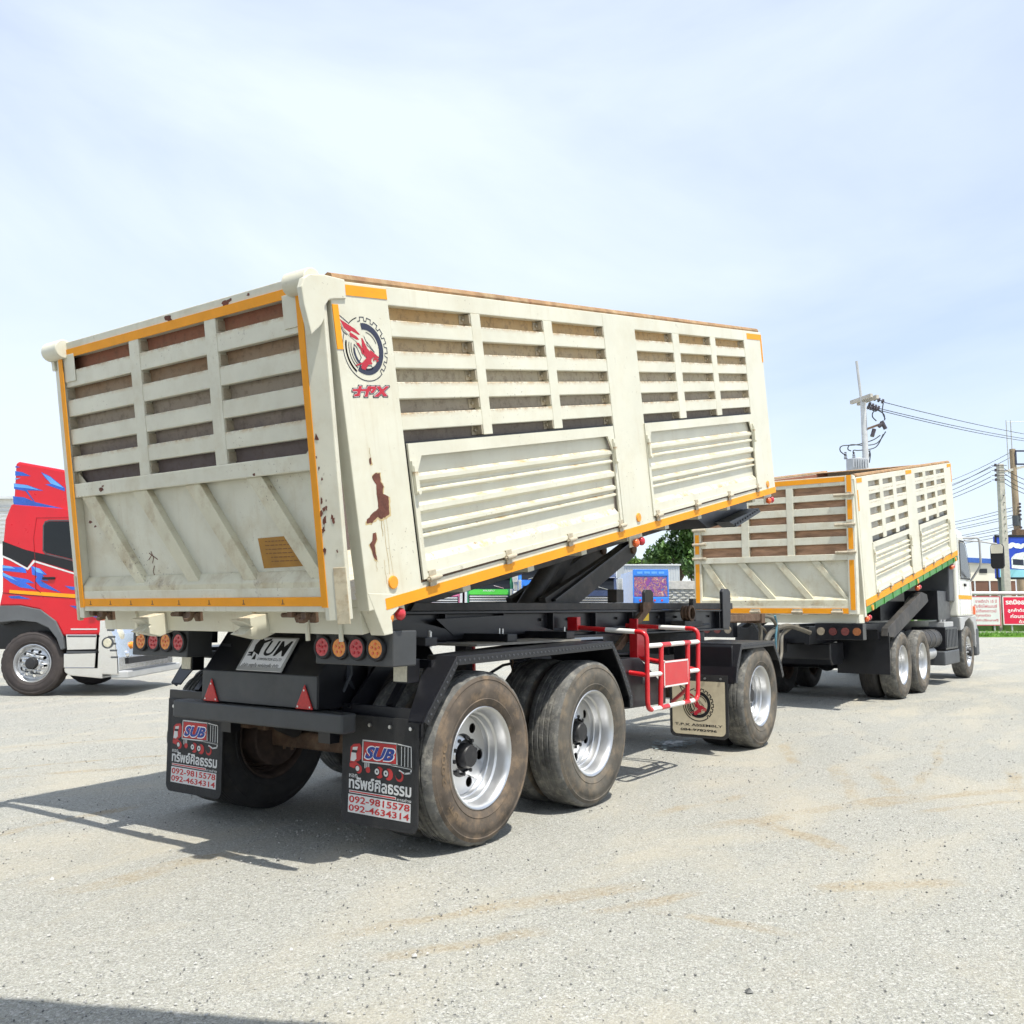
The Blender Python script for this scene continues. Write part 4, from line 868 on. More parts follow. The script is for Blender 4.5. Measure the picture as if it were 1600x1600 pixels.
    bl = MB(); put_text(bl, 'SUB', [(.208, .462), (.432, .462), (.406, .390), (.186, .390)], fn, .0028, .045, .12); A('flap_logo', bl, 'logo_blue')
    return fl
sub_flap(-.56); sub_flap(1.16)
# axles, springs, wheels
for x in (0., 1.366):
    TP('axle', MB().box(x - .06, x + .06, -.72, .72, .455, .575), 'rusty_steel', .02)
    for sg in (-1, 1):
        TP('brake_drum', MB().cyl((x, sg * .62, .515), (x, sg * .86, .515), .21, 28), 'brown_hub', .01, smooth=True)
        TP('leaf_spring', MB().box(x - .58, x + .58, sg * .46 - .04, sg * .46 + .04, .66, .70).box(x - .45, x + .45, sg * .46 - .04, sg * .46 + .04, .63, .658).box(x - .3, x + .3, sg * .46 - .04, sg * .46 + .04, .60, .628), 'rusty_steel', .004)
        TP('spring_hanger', MB().prism([(x - .62, 1.2), (x - .50, 1.2), (x - .52, .62), (x - .60, .62)], sg * .46 - .05, sg * .46 + .05, lambda u, v, w: (u, w, v)), 'black')
        TP('brake_chamber', MB().cyl((x - .22, sg * .35, .66), (x - .08, sg * .35, .60), .07, 14), 'black_dusty', smooth=True)
        TP('spring_clamp', MB().tube([(x - .05, sg * .42, .44), (x - .05, sg * .42, .70)], .012, 6).tube([(x - .05, sg * .50, .44), (x - .05, sg * .50, .70)], .012, 6), 'rusty_steel')
        wo_ = wheel(trailer, x, sg * 1.095, sg, 'rear' if x < .5 else 'worn', spin=.4 + x)
        wheel(trailer, x, sg * .785, -sg, 'worn' if sg < 0 else 'dark', hub=False, spin=1 + x, rimmat='brown_hub')
        if sg < 0:
            if x < .5: side_letters(wo_, 'UT', R(252), R(16)); side_letters(wo_, '2000', R(218), R(34))
# red-and-white side guard: a barred frame held off the chassis by two pairs of arms
guard = TP('side_guard', MB().box(3.175, 3.205, -.66, -.58, .97, 1.335), 'red_paint', .004)
def gp(nm, mb, m): return mb.build(nm, m, guard, smooth=True)
def rc(pts, r, n=5):
    out = [Vector(pts[0])]
    for a, b, c in zip(pts, pts[1:], pts[2:]):
        a, b, c = Vector(a), Vector(b), Vector(c); u = (a - b).normalized() * r; v = (c - b).normalized() * r
        for k in range(n + 1):
            t = k / n; out.append((b + u) * (1 - t) ** 2 + b * 2 * t * (1 - t) + (b + v) * t * t)
    return out + [Vector(pts[-1])]
YG = -1.2
def striped(cuts, z0, z1, first='white'):
    x0, x1 = cuts[0], cuts[-1]; zz = lambda x: z0 + (z1 - z0) * (x - x0) / (x1 - x0)
    for i, (a, b) in enumerate(zip(cuts, cuts[1:])):
        w_ = (i % 2 == 0) == (first == 'white'); gp('white_tube' if w_ else 'guard_tube', MB().tube([(a, YG, zz(a)), (b, YG, zz(b))], .0195 if w_ else .0205, 12), 'white_paint' if w_ else 'red_paint')
gp('guard_tube', MB().tube(rc([(2.36, YG, .605), (2.29, YG, .61), (2.29, YG, 1.238), (2.28, -1.10, 1.242)], .07), .02, 12), 'red_paint')
gp('white_tube', MB().tube([(2.28, -1.10, 1.242), (2.25, -.84, 1.255)], .02, 12), 'white_paint'); gp('guard_tube', MB().tube([(2.25, -.84, 1.255), (2.215, -.52, 1.275)], .02, 12), 'red_paint')
gp('guard_tube', MB().tube(rc([(3.20, YG, .612), (3.30, YG, .614), (3.335, YG, 1.245), (3.325, -1.08, 1.25)], .07), .02, 12), 'red_paint')
gp('white_tube', MB().tube([(3.325, -1.08, 1.25), (3.29, -.83, 1.258)], .02, 12), 'white_paint'); gp('guard_tube', MB().tube([(3.29, -.83, 1.258), (3.22, -.52, 1.27)], .02, 12), 'red_paint')
striped((2.29, 2.55, 2.72, 3.0, 3.13, 3.33), 1.125, 1.13); striped((2.36, 2.53, 2.68, 2.98, 3.10, 3.22), .605, .612)
for x in (2.56, 3.10): gp('guard_post', MB().tube([(x, YG, 1.125), (x - .03, YG, .61)], .021, 12), 'red_paint')
gp('white_tube', MB().tube([(2.30, YG, .89), (2.54, YG, .888)], .019, 12), 'white_paint'); gp('white_tube', MB().tube([(3.11, YG, .875), (3.31, YG, .874)], .019, 12), 'white_paint')
gp('guard_tube', MB().tube([(2.29, YG, .89), (2.26, -.95, .915)], .02, 12), 'red_paint'); gp('white_tube', MB().tube([(2.26, -.95, .915), (2.24, -.86, .92)], .02, 12), 'white_paint')
gp('guard_tube', MB().tube([(3.31, YG, .874), (3.29, -1.06, .90)], .02, 12), 'red_paint'); gp('white_tube', MB().tube([(3.29, -1.06, .90), (3.27, -.85, .94)], .02, 12), 'white_paint'); gp('guard_tube', MB().tube([(3.27, -.85, .94), (3.25, -.62, .975)], .02, 12), 'red_paint')
MB().box(2.58, 3.08, YG - .012, YG - .002, .767, .99).build('guard_panel', 'red_paint', guard, bev=.003)
MB().stroke([(2.59, .776), (3.07, .776), (3.07, .981), (2.59, .981)], .014, lambda u, v, w: (u, YG - .0125 - w, v), .001, True).build('panel_border', 'white_paint', guard)
gp('guard_tube', MB().tube([(3.08, YG + .01, .72), (3.3, YG + .25, .58)], .018, 10), 'red_paint')
MB().box(3.21, 3.50, -.60, -.58, .98, 1.26).build('guard_backing_plate', 'red_paint', guard); MB().box(2.185, 2.245, -.60, -.50, 1.245, 1.36).build('guard_clamp', 'red_paint', guard, bev=.005)
# storage box between the axles
tb = TP('tool_box', MB().prism([(1.96, .62), (2.95, .60), (2.95, .745), (2.45, 1.02), (1.98, 1.02)], -1.05, -.55, lambda u, v, w: (u, w, v)), 'black', .008)
MB().box(2.5, 2.60, -1.056, -1.05, .80, .86).build('box_latch', 'dark_grey', tb)
TP('air_tank', MB().cyl((2.5, .2, .95), (3.6, .2, .95), .13, 20), 'black', .02, smooth=True)
TP('air_line', MB().tube([(.1 + .35 * k, -.55 + .03 * math.sin(k * 2), .95 - .08 * math.sin(k * 1.3)) for k in range(12)], .011, 6), 'wire')
TP('red_rod', MB().tube([(.72, -.6, 1.2), (.74, -.6, .82)], .012, 6), 'red_paint'); TP('parking_chain', MB().tube([(1.18 + .012 * (k % 2), -.62, 1.18 - .03 * k) for k in range(9)], .010, 5), 'rusty_steel')
# steering front axle with turntable, fender and pale mudflap
TP('turntable', MB().lathe([(.50, -.05), (.56, -.05), (.56, .05), (.50, .05)], 48, close=True), 'black_dusty', loc=(4.86, 0, 1.12), rot=(R(90), 0, 0))
TP('dolly_frame', MB().box(4.2, 5.6, -.5, -.40, .95, 1.06).box(4.2, 5.6, .40, .5, .95, 1.06).box(4.4, 4.5, -.4, .4, .95, 1.06).box(5.3, 5.4, -.4, .4, .95, 1.06), 'black', .004)
TP('axle', MB().box(4.80, 4.92, -.72, .72, .455, .575), 'rusty_steel', .02)
for sg in (-1, 1):
    TP('leaf_spring', MB().box(4.3, 5.4, sg * .46 - .04, sg * .46 + .04, .66, .70).box(4.45, 5.25, sg * .46 - .04, sg * .46 + .04, .63, .658), 'rusty_steel', .004)
    wheel(trailer, 4.86, sg * 1.095, sg, 'worn', spin=.9); wheel(trailer, 4.86, sg * .785, -sg, 'dark', hub=False, spin=.2, rimmat='brown_hub')
    po = [(4.10, .71), (4.14, .86), (4.27, 1.08), (5.22, 1.085), (5.42, .88), (5.52, .70)]
    f = fender(po, po, sg, .58, 1.235)
    MB().prism([(4.14, .77), (4.14, 1.05), (4.165, 1.07), (4.165, .77)], sg * .58, sg * 1.20, lambda u, v, w: (u, w, v)).build('fender_rear_plate', 'black', f, bev=.004)
def tpx_flap(y0):
    x = 4.105; fn = lambda u, v, w: (x - .005 - w, y0 - u, .155 + v); rad = .06
    shape = lambda i, r: [(i, .62 - i * .2)] + [(i + r + r * math.cos(t), i + r + r * math.sin(t)) for t in (R(180 + 15 * k) for k in range(7))] + [(.62 - i - r + r * math.cos(t), i + r + r * math.sin(t)) for t in (R(270 + 15 * k) for k in range(7))] + [(.62 - i, .62 - i * .2)]
    fl = TP('mudflap', MB().prism(shape(0, .06), -.010, 0, fn), 'rubber_flap', .003)
    sh = shape(.03, .05); sh = [(u, min(v, .555)) for u, v in sh]
    MB().prism(sh, .0005, .002, fn).build('flap_sheet', 'mud_plate', fl)
    for u in (.06, .22, .385, .55): MB().cyl(fn(u, .585, 0), fn(u, .585, .012), .011, 8).build('bolt', 'zinc', fl)
    em = lambda u, v, w: fn(.31 + (u - .088) * .93, .325 + (v - 1.391) * .93, .003 + w)
    emblem(fl, em, 'ink', 'logo_red', 'mud_plate', bold=2.0)
    mb = MB(); put_text(mb, 'T.P.X ASSEMBLY', [(.055, .137), (.56, .137), (.56, .113), (.055, .113)], fn, .003, .02); put_text(mb, '084-9782996', [(.115, .088), (.50, .088), (.50, .064), (.115, .064)], fn, .003, .03)
    mb.build('flap_lettering', 'ink', fl)
tpx_flap(-.545); tpx_flap(1.165)
# drawbar and air hoses to the truck
TP('drawbar', MB().bar((5.5, -.42, .85), (7.9, -.05, .80), .09, .12).bar((5.5, .42, .85), (7.9, .05, .80), .09, .12).cyl((7.85, 0, .74), (7.85, 0, .88), .09, 16), 'black', .005)
def hose(nm, pts, r, m):
    P_ = [Vector(p) for p in pts]; out = []
    for i in range(len(P_) - 1):
        p0, p1, p2, p3 = P_[max(i - 1, 0)], P_[i], P_[i + 1], P_[min(i + 2, len(P_) - 1)]
        for k in range(8):
            t = k / 8; out.append(.5 * (2 * p1 + (p2 - p0) * t + (2 * p0 - 5 * p1 + 4 * p2 - p3) * t * t + (3 * p1 - p0 - 3 * p2 + p3) * t ** 3))
    return TP(nm, MB().tube(out + [P_[-1]], r, 8), m, smooth=True)
hose('air_hose', [(6.95, -.40, 1.30), (7.05, -.44, 1.18), (7.1, -.42, .9), (7.5, -.35, .70), (7.9, -.3, .95), (8.7, -.3, 1.15)], .026, 'cable_grey')
hose('air_hose', [(6.9, -.46, 1.32), (7.3, -.5, 1.30), (7.6, -.48, 1.1), (7.55, -.46, .72), (7.6, -.45, .62), (7.8, -.45, .80), (8.0, -.42, 1.10), (8.7, -.4, 1.18)], .022, 'cable_grey')
hose('air_hose', [(7.2, -.46, 1.0), (7.35, -.47, 1.10), (7.7, -.45, 1.16), (8.2, -.45, 1.18), (8.75, -.55, 1.08)], .034, 'cable_grey')
hose('air_hose', [(6.95, -.30, 1.28), (7.3, -.40, 1.16), (7.6, -.42, .84), (7.75, -.42, .66)], .014, 'cable_grey')
hose('hydraulic_hose', [(7.45, -.5, 1.33), (7.5, -.5, 1.2), (7.48, -.49, 1.0), (7.6, -.45, .6)], .016, 'cable_blue')
hose('hydraulic_hose', [(6.98, -.2, 1.30), (7.25, -.25, 1.24), (7.5, -.3, .98), (7.8, -.3, .55), (8.2, -.2, .85), (8.8, -.1, 1.0)], .018, 'wire')
# ------------------------------------------------------------------ the dump truck ahead
fx = lambda u, v, w: (u, w, v)
truck = thing('dump_truck', 'cream dump truck with raised slatted bed and green sill, coupled ahead of trailer', 'truck', (11.25, -.048, 0), -.0242)
TROWS = [(1.695, 1.61), (1.505, 1.41), (1.30, 1.19), (1.09, .99), (.885, .81)]
TCOLS = [[(.65, 1.27), (1.466, 2.06), (2.27, 2.92)], [(3.585, 4.2), (4.41, 5.09), (5.28, 6.02)]]
mat('liner_grey', (.46, .45, .41), .8, var=.2, vscale=2, dirt=.5, dirtcol=(.25, .17, .1), bump=.2, bscale=30)
mat('liner_front', (.36, .34, .32), .8, var=.15, vscale=2, dirt=.5, dirtcol=(.28, .2, .15), speck=1., rscale=3)
mat('lamp_dirty', (.16, .035, .03), .6, var=.2, vscale=30); mat('lamp_dirty_clear', (.30, .25, .18), .6, var=.2, vscale=30); mat('lamp_dirty_orange', (.30, .10, .03), .6, var=.2, vscale=30)
tbody, KP = dump_body(truck, -2.15, 1.50, R(8.9), .05, 6.68, TCOLS, [(.05, .65), (2.92, 3.585), (6.02, 6.68)], TROWS, .81, [(.60, 2.95), (3.60, 6.10)], 1.81, .055, 'liner_grey')
for a, b, c, d in ((.05, 6.68, -.06, .035), (.06, .32, 1.70, 1.765), (.055, .10, 1.30, 1.60), (2.95, 3.35, 1.705, 1.768), (6.30, 6.675, 1.705, 1.768), (6.63, 6.675, 1.40, 1.70)):
    KP('reflective_tape', MB().box(a, b, -1.2535, -1.2485, c, d), 'tape')
KP('green_sill', MB().box(.05, 6.68, -1.246, -1.17, -.165, -.061), 'green_paint', .004)
for k in range(12): KP('sill_rib', MB().box(.5 + k * .52, .55 + k * .52, -1.256, -1.244, -.165, -.065), 'green_paint')
for s_ in (.35, 3.2, 6.45): KP('amber_reflector', MB().tube([(s_, -1.247, -.12), (s_, -1.262, -.12)], .04, 16), 'amber_disc')
for s_ in (.15, 3.3, 6.2):
    KP('marker_lamp', MB().sphere((s_, -1.21, -.25), .045, 10), 'lamp_orange', smooth=True); KP('marker_lamp', MB().sphere((s_ + .12, -1.21, -.25), .045, 10), 'lamp_red', smooth=True)
KP('front_cap', MB().box(5.9, 6.66, -1.24, 1.24, 1.785, 1.80), 'rust_rail')
for sg in (-1, 1): KP('body_runner', MB().box(.2, 6.3, sg * .42 - .06, sg * .42 + .06, -.30, -.09), 'black', .005)
KP('rear_post', MB().box(-.02, .06, -1.245, -1.12, -.2, 1.77), 'cream', .005); KP('rear_post', MB().box(-.02, .06, 1.12, 1.245, -.2, 1.77), 'cream', .005)
tg = MB().box(.02, .05, -1.12, 1.12, .02, .06).build('tailgate', 'cream_gate', truck, (-2.42, 0, 1.35))
def HP(nm, mb, m, bev=0, **k): return mb.build(nm, m, tg, bev=bev, **k)
v_ = lambda z: z - 1.35
gate_common(tg, HP, [(v_(3.165), v_(3.05)), (v_(2.96), v_(2.86)), (v_(2.755), v_(2.65)), (v_(2.545), v_(2.44)), (v_(2.335), v_(2.195))],
            [(.45, 1.11), (-.249, .333), (-1.11, -.352)], [(.333, .45), (-.352, -.249)], v_(2.19), v_(1.52), v_(3.30), [(1.11, .99, .62, .73), (.53, .41, -.07, .04), (-.04, -.16, -.62, -.51), (-.58, -.70, -1.11, -1.055)], 'brown_wood')
HP('inner_plank', MB().box(.058, .061, -.75, -.63, v_(2.2), v_(3.2)), 'tan_wood')
for sg in (-1, 1):
    HP('side_post', MB().box(-.02, .10, sg * 1.11, sg * 1.225, -.01, v_(3.30)), 'cream_gate', .006)
    for a, b in ((.05, .75), (.90, 1.20), (1.32, 1.60), (1.66, 1.95)): HP('reflective_tape', MB().box(-.0245, -.0195, sg * 1.135, sg * 1.20, a, b), 'tape')
HP('reflective_tape', MB().box(-.0095, -.0045, -1.11, 1.11, v_(3.215), v_(3.285)), 'tape'); HP('bottom_rail', MB().box(-.014, .07, -1.11, 1.11, -.01, v_(1.46)), 'cream_gate', .005)
HP('reflective_tape', MB().box(-.0195, -.0145, -1.10, 1.10, .0, .075), 'tape')
for z in (3.02, 2.60, 2.21):
    HP('bolt_latch', MB().cyl((-.03, -.95, v_(z)), (-.03, -1.24, v_(z)), .02, 8).box(-.035, -.005, -1.19, -1.12, v_(z) - .04, v_(z) + .04), 'hinge')
for z in (2.62, 2.40, 2.18): HP('gate_hinge', MB().cyl((-.03, 1.02, v_(z)), (-.03, 1.24, v_(z)), .022, 8), 'hinge')
for yy in (.25, -.38, -.95): HP('gate_hinge', MB().box(-.04, 0, yy - .07, yy + .07, -.02, .07).cyl((-.045, yy - .08, .02), (-.045, yy + .08, .02), .018, 8), 'hinge')
def QP(nm, mb, m, bev=0, **k): return mb.build(nm, m, truck, bev=bev, **k)
QP('rear_sill', MB().box(-2.35, -2.10, -1.22, 1.22, 1.215, 1.335), 'cream', .005)
for sg in (-1, 1):
    QP('chassis_rail', MB().box(-2.2, 6.2, sg * .42 - .04, sg * .42 + .04, .90, 1.16), 'black', .005)
    bx = QP('lamp_box', MB().box(-2.42, -2.25, sg * .62, sg * 1.28, .985, 1.212), 'black', .006)
    for q, m in ((.70, 'lamp_dirty_clear'), (.87, 'lamp_dirty'), (1.04, 'lamp_dirty'), (1.20, 'lamp_dirty_orange')): MB().tube([(-2.42, sg * q, 1.10), (-2.437, sg * q, 1.10)], .055, 16).build('lamp', m, bx, smooth=True)
    QP('rear_mudguard', MB().box(-.88, -.86, sg * .44, sg * 1.235, .42, 1.06), 'black', .004)
    QP('sub_frame', MB().prism([(-.9, 1.0), (-.86, 1.12), (1.42, 1.70), (1.80, 1.66), (1.88, 1.55), (1.72, 1.50), (-.5, .97)], sg * 1.12, sg * 1.22, lambda u, v, w: (u, w, v)), 'black_dusty', .006)
    for x in (0, 1.32):
        wheel(truck, x, sg * 1.09, sg, 'worn', spin=.3 + x); wheel(truck, x, sg * .78, -sg, 'dark', hub=False, spin=x, rimmat='brown_hub')
    QP('leaf_spring', MB().box(-.5, 1.85, sg * .5 - .04, sg * .5 + .04, .66, .74), 'black', .005)
    wheel(truck, 5.46, sg * 1.06, sg, 'worn', rim=FRIM, hub=FHUB, spin=.3)
for x in (0, 1.32, 5.46): QP('axle', MB().cyl((x, -.9, .52), (x, .9, .52), .09, 12), 'black', smooth=True)
QP('differential', MB().sphere((0, 0, .55), .17, 14), 'black', smooth=True)
KP('front_liner', MB().box(6.60, 6.615, -1.15, 1.15, .1, 1.77), 'liner_front')
for q in ((-2.2, -2.08, -.38, .38, .92, 1.15), (-1.0, -.9, -1.1, 1.1, .96, 1.1), (2.2, 2.3, -.38, .38, .92, 1.15)): QP('cross_member', MB().box(*q), 'black')
QP('rear_guard_box', MB().prism([(-1.7, .66), (-1.6, .58), (-1.15, .58), (-1.05, .66), (-1.05, .90), (-1.7, .90)], -.6, .5, fx), 'black', .02)
QP('air_tank', MB().tube([(-1.9, .75, .72), (-1.8, .75, .72), (-1.0, .75, .72), (-.9, .75, .72)], [.08, .14, .14, .08], 18), 'black', smooth=True)
QP('tow_hitch', MB().box(-2.45, -2.2, -.12, .12, .78, .98).cyl((-2.5, 0, .74), (-2.5, 0, 1.0), .09, 14), 'black', .006)
QP('silencer', MB().tube([(1.75, -1.02, .86), (1.9, -1.02, .86), (3.0, -1.02, .86), (3.1, -1.02, .86)], [.12, .17, .17, .12], 24), 'black_dusty', smooth=True)
for x in (2.1, 2.5, 2.9): QP('silencer_strap', MB().tube([(x, -1.02, .86), (x + .04, -1.02, .86)], .178, 24), 'dark_grey')
mb = MB(); mb.lathe([(.115, -.0), (.12, 0), (.12, .9), (.10, .9), (.10, .05)], 24); QP('intake_pipe', mb, 'silver_grey', loc=(1.95, -1.0, .60), rot=(0, 0, R(-90)), smooth=True)
QP('battery_box', MB().box(3.25, 4.35, -1.2, -.6, .64, 1.06), 'black', .01)
mb = MB()
for k in range(8): mb.box(3.3 + k * .13, 3.36 + k * .13, -1.215, -1.2, .68, 1.02)
QP('battery_fins', mb, 'dark_grey'); QP('valve_block', MB().box(3.3, 4.1, -1.18, -.9, 1.06, 1.16).cyl((3.5, -1.05, 1.16), (3.5, -1.05, 1.3), .05, 10).cyl((3.8, -1.05, 1.16), (3.8, -1.05, 1.25), .05, 10), 'silver_grey', .01)
QP('step_box', MB().box(3.05, 4.35, -1.22, -.6, .36, .62), 'dark_grey', .02)
QP('hoist_frame', MB().box(1.5, 4.4, -.5, .5, 1.2, 1.55).box(3.2, 4.3, -1.1, -.5, 1.2, 1.75).cyl((2.4, -.7, 1.3), (3.2, -.7, 1.6), .12, 14), 'black', .01)
QP('air_cleaner', MB().box(4.05, 4.5, -1.15, -.55, 1.55, 2.35), 'dark_grey', .02); QP('front_mudflap', MB().box(4.72, 4.75, -1.2, -.85, .55, 1.15), 'dark_grey', .01)
# cab
cab = QP('cab', MB().prism([(4.5, 1.25), (4.5, 2.92), (4.62, 3.02), (5.15, 2.98), (5.42, 2.80), (5.93, 2.12), (6.02, 1.6), (6.10, 1.25)], -1.21, 1.21, fx), 'cream_cab', .04)
MB().prism([(4.52, 1.245), (4.56, .98), (4.85, 1.02), (5.02, 1.14), (5.46, 1.22), (5.86, 1.10), (6.02, .85), (6.06, .55), (6.30, .55), (6.32, .95), (6.15, 1.245)], -1.23, -.85, fx).build('cab_fender', 'silver_grey', cab, bev=.02)
MB().prism([(4.52, 1.245), (4.56, .98), (4.85, 1.02), (5.02, 1.14), (5.46, 1.22), (5.86, 1.10), (6.02, .85), (6.06, .55), (6.30, .55), (6.32, .95), (6.15, 1.245)], .85, 1.23, fx).build('cab_fender', 'silver_grey', cab, bev=.02)
MB().box(6.05, 6.36, -1.24, 1.24, .42, 1.0).build('front_bumper', 'dark_grey', cab, bev=.04)
MB().prism([(4.85, 2.05), (4.85, 2.75), (5.25, 2.75), (5.42, 2.66), (5.80, 2.12), (5.70, 2.05)], -1.222, -1.208, fx).build('side_window', 'glass_dark', cab)
MB().prism([(5.46, 2.80), (5.94, 2.15), (5.96, 2.17), (5.48, 2.82)], -1.08, 1.08, fx).build('windscreen', 'glass_dark', cab)
MB().box(4.56, 5.9, -1.216, -1.208, 1.60, 1.68).build('reflective_tape', 'tape', cab); MB().box(5.15, 5.28, -1.24, -1.208, 1.86, 1.92).build('door_handle', 'ink', cab, bev=.01)
MB().box(6.0, 6.12, -1.245, -1.205, 1.28, 1.46).build('turn_lamp', 'lamp_orange', cab, bev=.01); MB().tube([(4.5, -1.0, 3.0), (4.7, -1.0, 3.14), (5.3, -1.0, 3.0)], .025, 8).build('roof_marker_bar', 'dark_grey', cab)
MB().tube(rc([(5.30, -1.18, 2.86), (5.62, -1.46, 2.88), (5.66, -1.46, 2.3), (5.72, -1.24, 1.98)], .1), .022, 8).build('mirror_arm', 'silver_grey', cab, smooth=True)
MB().prism([(-.13, .06), (-.10, .0), (.10, 0), (.13, .06), (.13, .46), (.10, .52), (-.10, .52), (-.13, .46)], 0, .09, lambda u, v, w: (6.0 + w, -1.72 + u, 2.24 + v)).build('mirror', 'ink', cab, bev=.02)
MB().prism([(-.11, .32), (.11, .32), (.12, .46), (.09, .51), (-.09, .51), (-.12, .46)], -.006, .0, lambda u, v, w: (6.0 + w, -1.72 + u, 2.24 + v)).build('mirror_glass', 'chrome', cab)
MB().tube([(6.05, -1.72, 2.76), (5.9, -1.4, 2.82), (5.5, -1.2, 2.82)], .018, 8).build('mirror_arm', 'silver_grey', cab, smooth=True)

# ------------------------------------------------------------------ red tractor truck on the left
red = thing('red_tractor_truck', 'red tractor truck with blue flame graphics and chrome bumper, left of the trailer', 'truck', (4.574, 11.267, 0), R(-55.4))
def cv(p): z_ = 4.036 - p[1] * .00261; return (p[0] * .00261 - .4907 - .055 * max(0, z_ - .6), z_)
def RP(nm, mb, m, bev=0, parent=red, **k): return mb.build(nm, m, parent, bev=bev, **k)
mat('cab_seam_red', (.25, .004, .008), .5)
rcab = RP('cab', MB().prism([cv(p) for p in ((60, 342), (22, 440), (5, 620), (3, 900), (-20, 1000), (0, 990), (120, 989), (245, 1015), (335, 1085), (385, 1175), (640, 1165), (655, 950), (650, 700), (632, 520), (610, 388))], -1.235, 1.235, fx), 'cab_red', .035)
fair = RP('roof_fairing', MB().prism([cv(p) for p in ((75, 75), (98, 63), (380, 115), (520, 205), (590, 320), (610, 385), (120, 384), (60, 335))], -1.16, 1.16, fx), 'cab_red', .05)
sf = lambda u, v, w: (u, -1.2365 - w, v)
RP('side_window', MB().prism([cv(p) for p in ((272, 480), (282, 460), (305, 452), (560, 452), (592, 690), (440, 690), (285, 652), (270, 635))], -1.243, -1.236, fx), 'glass_dark', .004, rcab)
RP('window_seal', MB().stroke([cv(p) for p in ((268, 480), (280, 455), (305, 446), (565, 446), (598, 697), (440, 697), (283, 659), (266, 638))], .018, sf, .003, True), 'dark_grey', 0, rcab)
RP('windscreen', MB().box(1.18, 1.225, -1.1, 1.1, 2.3, 3.0), 'glass_dark', .01, rcab)
RP('black_band', MB().flat([cv(p) for p in ((8, 578), (150, 632), (440, 702), (645, 760), (645, 825), (440, 765), (200, 694), (165, 745), (70, 695), (8, 668))], sf, .001), 'ink', 0, rcab)
mb = MB()
for q in ([(0, 668), (60, 690), (165, 748), (205, 698), (440, 772), (645, 832), (645, 842), (440, 782), (212, 712), (168, 762), (60, 702), (0, 680)],): mb.flat([cv((max(8, a), b)) for a, b in q], sf, .002)
RP('pinstripe', mb, 'print_white', 0, rcab)
for q in ([(8, 730), (70, 740), (150, 745), (160, 780), (60, 770), (8, 765)], [(8, 775), (60, 800), (170, 820), (210, 845), (150, 840), (220, 885), (120, 870), (60, 840), (8, 800)],
          [(190, 735), (245, 752), (290, 790), (260, 792), (300, 830), (245, 825), (380, 905), (250, 868), (215, 830), (225, 800), (195, 790)], [(400, 860), (440, 865), (600, 880), (600, 900), (440, 885)], [(45, 925), (110, 922), (190, 945), (60, 940)],
          [(430, 985), (560, 990), (600, 1020), (500, 1018)], [(560, 1050), (640, 1055), (640, 1075)]): RP('flame_graphic', MB().flat([cv(p) for p in q], sf, .0015), 'cab_blue', 0, rcab)
for q in ([(8, 732), (60, 738), (90, 752), (8, 748)], [(8, 776), (58, 800), (100, 830), (8, 795)], [(200, 740), (240, 752), (270, 785), (225, 775)]): RP('flame_highlight', MB().flat([cv(p) for p in q], sf, .0025), 'cab_lightblue', 0, rcab)
RP('yellow_tape', MB().flat([cv(p) for p in ((52, 886), (440, 912), (640, 925), (640, 945), (440, 936), (52, 908))], sf, .003), 'tape', 0, rcab)
ff = lambda u, v, w: (u, -1.1615 - w, v)
for q in ([(74, 125), (120, 132), (175, 158), (74, 155)], [(76, 92), (110, 100), (76, 104)], [(66, 205), (150, 215), (255, 252), (150, 250), (200, 325), (400, 372), (400, 383), (122, 383), (62, 333), (60, 288), (130, 295), (190, 320), (140, 255), (66, 240)], [(240, 132), (300, 160), (392, 235), (392, 256), (265, 212), (312, 208), (270, 175)]): RP('flame_graphic', MB().flat([cv(p) for p in q], ff, .001), 'cab_blue', 0, fair)
for q in ([(68, 207), (150, 217), (230, 248), (150, 236), (68, 228)], [(250, 140), (300, 165), (385, 235), (300, 205)], [(75, 172), (110, 170), (75, 182)]): RP('flame_highlight', MB().flat([cv(p) for p in q], ff, .002), 'cab_lightblue', 0, fair)
RP('door_handle', MB().box(.12, .33, -1.262, -1.237, 1.895, 1.935), 'ink', .008, rcab)
RP('door_seam', MB().stroke([cv(p) for p in ((215, 700), (218, 880), (250, 905))], .008, sf, .0035), 'ink', 0, rcab)
RP('wheel_arch', MB().prism([cv(p) for p in ((-60, 1010), (0, 985), (120, 984), (250, 1010), (345, 1080), (390, 1180), (398, 1255), (375, 1262), (350, 1190), (300, 1125), (220, 1088), (120, 1078), (0, 1090), (-60, 1110))], -1.26, -.9, fx), 'grey_arch', .012)
RP('cab_sill', MB().stroke([cv((440, 1132)), cv((600, 1132))], .02, sf, .003), 'print_white', 0, rcab)
st = RP('step_panel', MB().prism([cv(p) for p in ((405, 1165), (600, 1165), (590, 1258), (412, 1262))], -1.24, -.8, fx), 'chrome', .01); RP('step_panel', MB().prism([cv(p) for p in ((390, 1285), (590, 1280), (585, 1372), (392, 1372))], -1.235, -.8, fx), 'chrome', .01)
RP('step_gap', MB().box(.55, 1.06, -1.20, -.8, .69, .76), 'ink', 0); RP('lower_rail', MB().prism([cv(p) for p in ((395, 1374), (640, 1374), (640, 1440), (430, 1420), (400, 1400))], -1.245, 1.2, fx), 'chrome', .02)
bp = RP('front_bumper', MB().prism([(1.08, .35), (1.08, 1.27), (1.22, 1.27), (1.34, 1.0), (1.42, .62), (1.44, .33)], -1.24, 1.24, fx), 'chrome', .03)
RP('bumper_step', MB().box(1.30, 1.58, -1.22, 1.22, .28, .40), 'silver_grey', .02, bp); RP('bumper_slot', MB().box(1.40, 1.455, -.9, .9, .50, .60), 'ink', 0, bp)
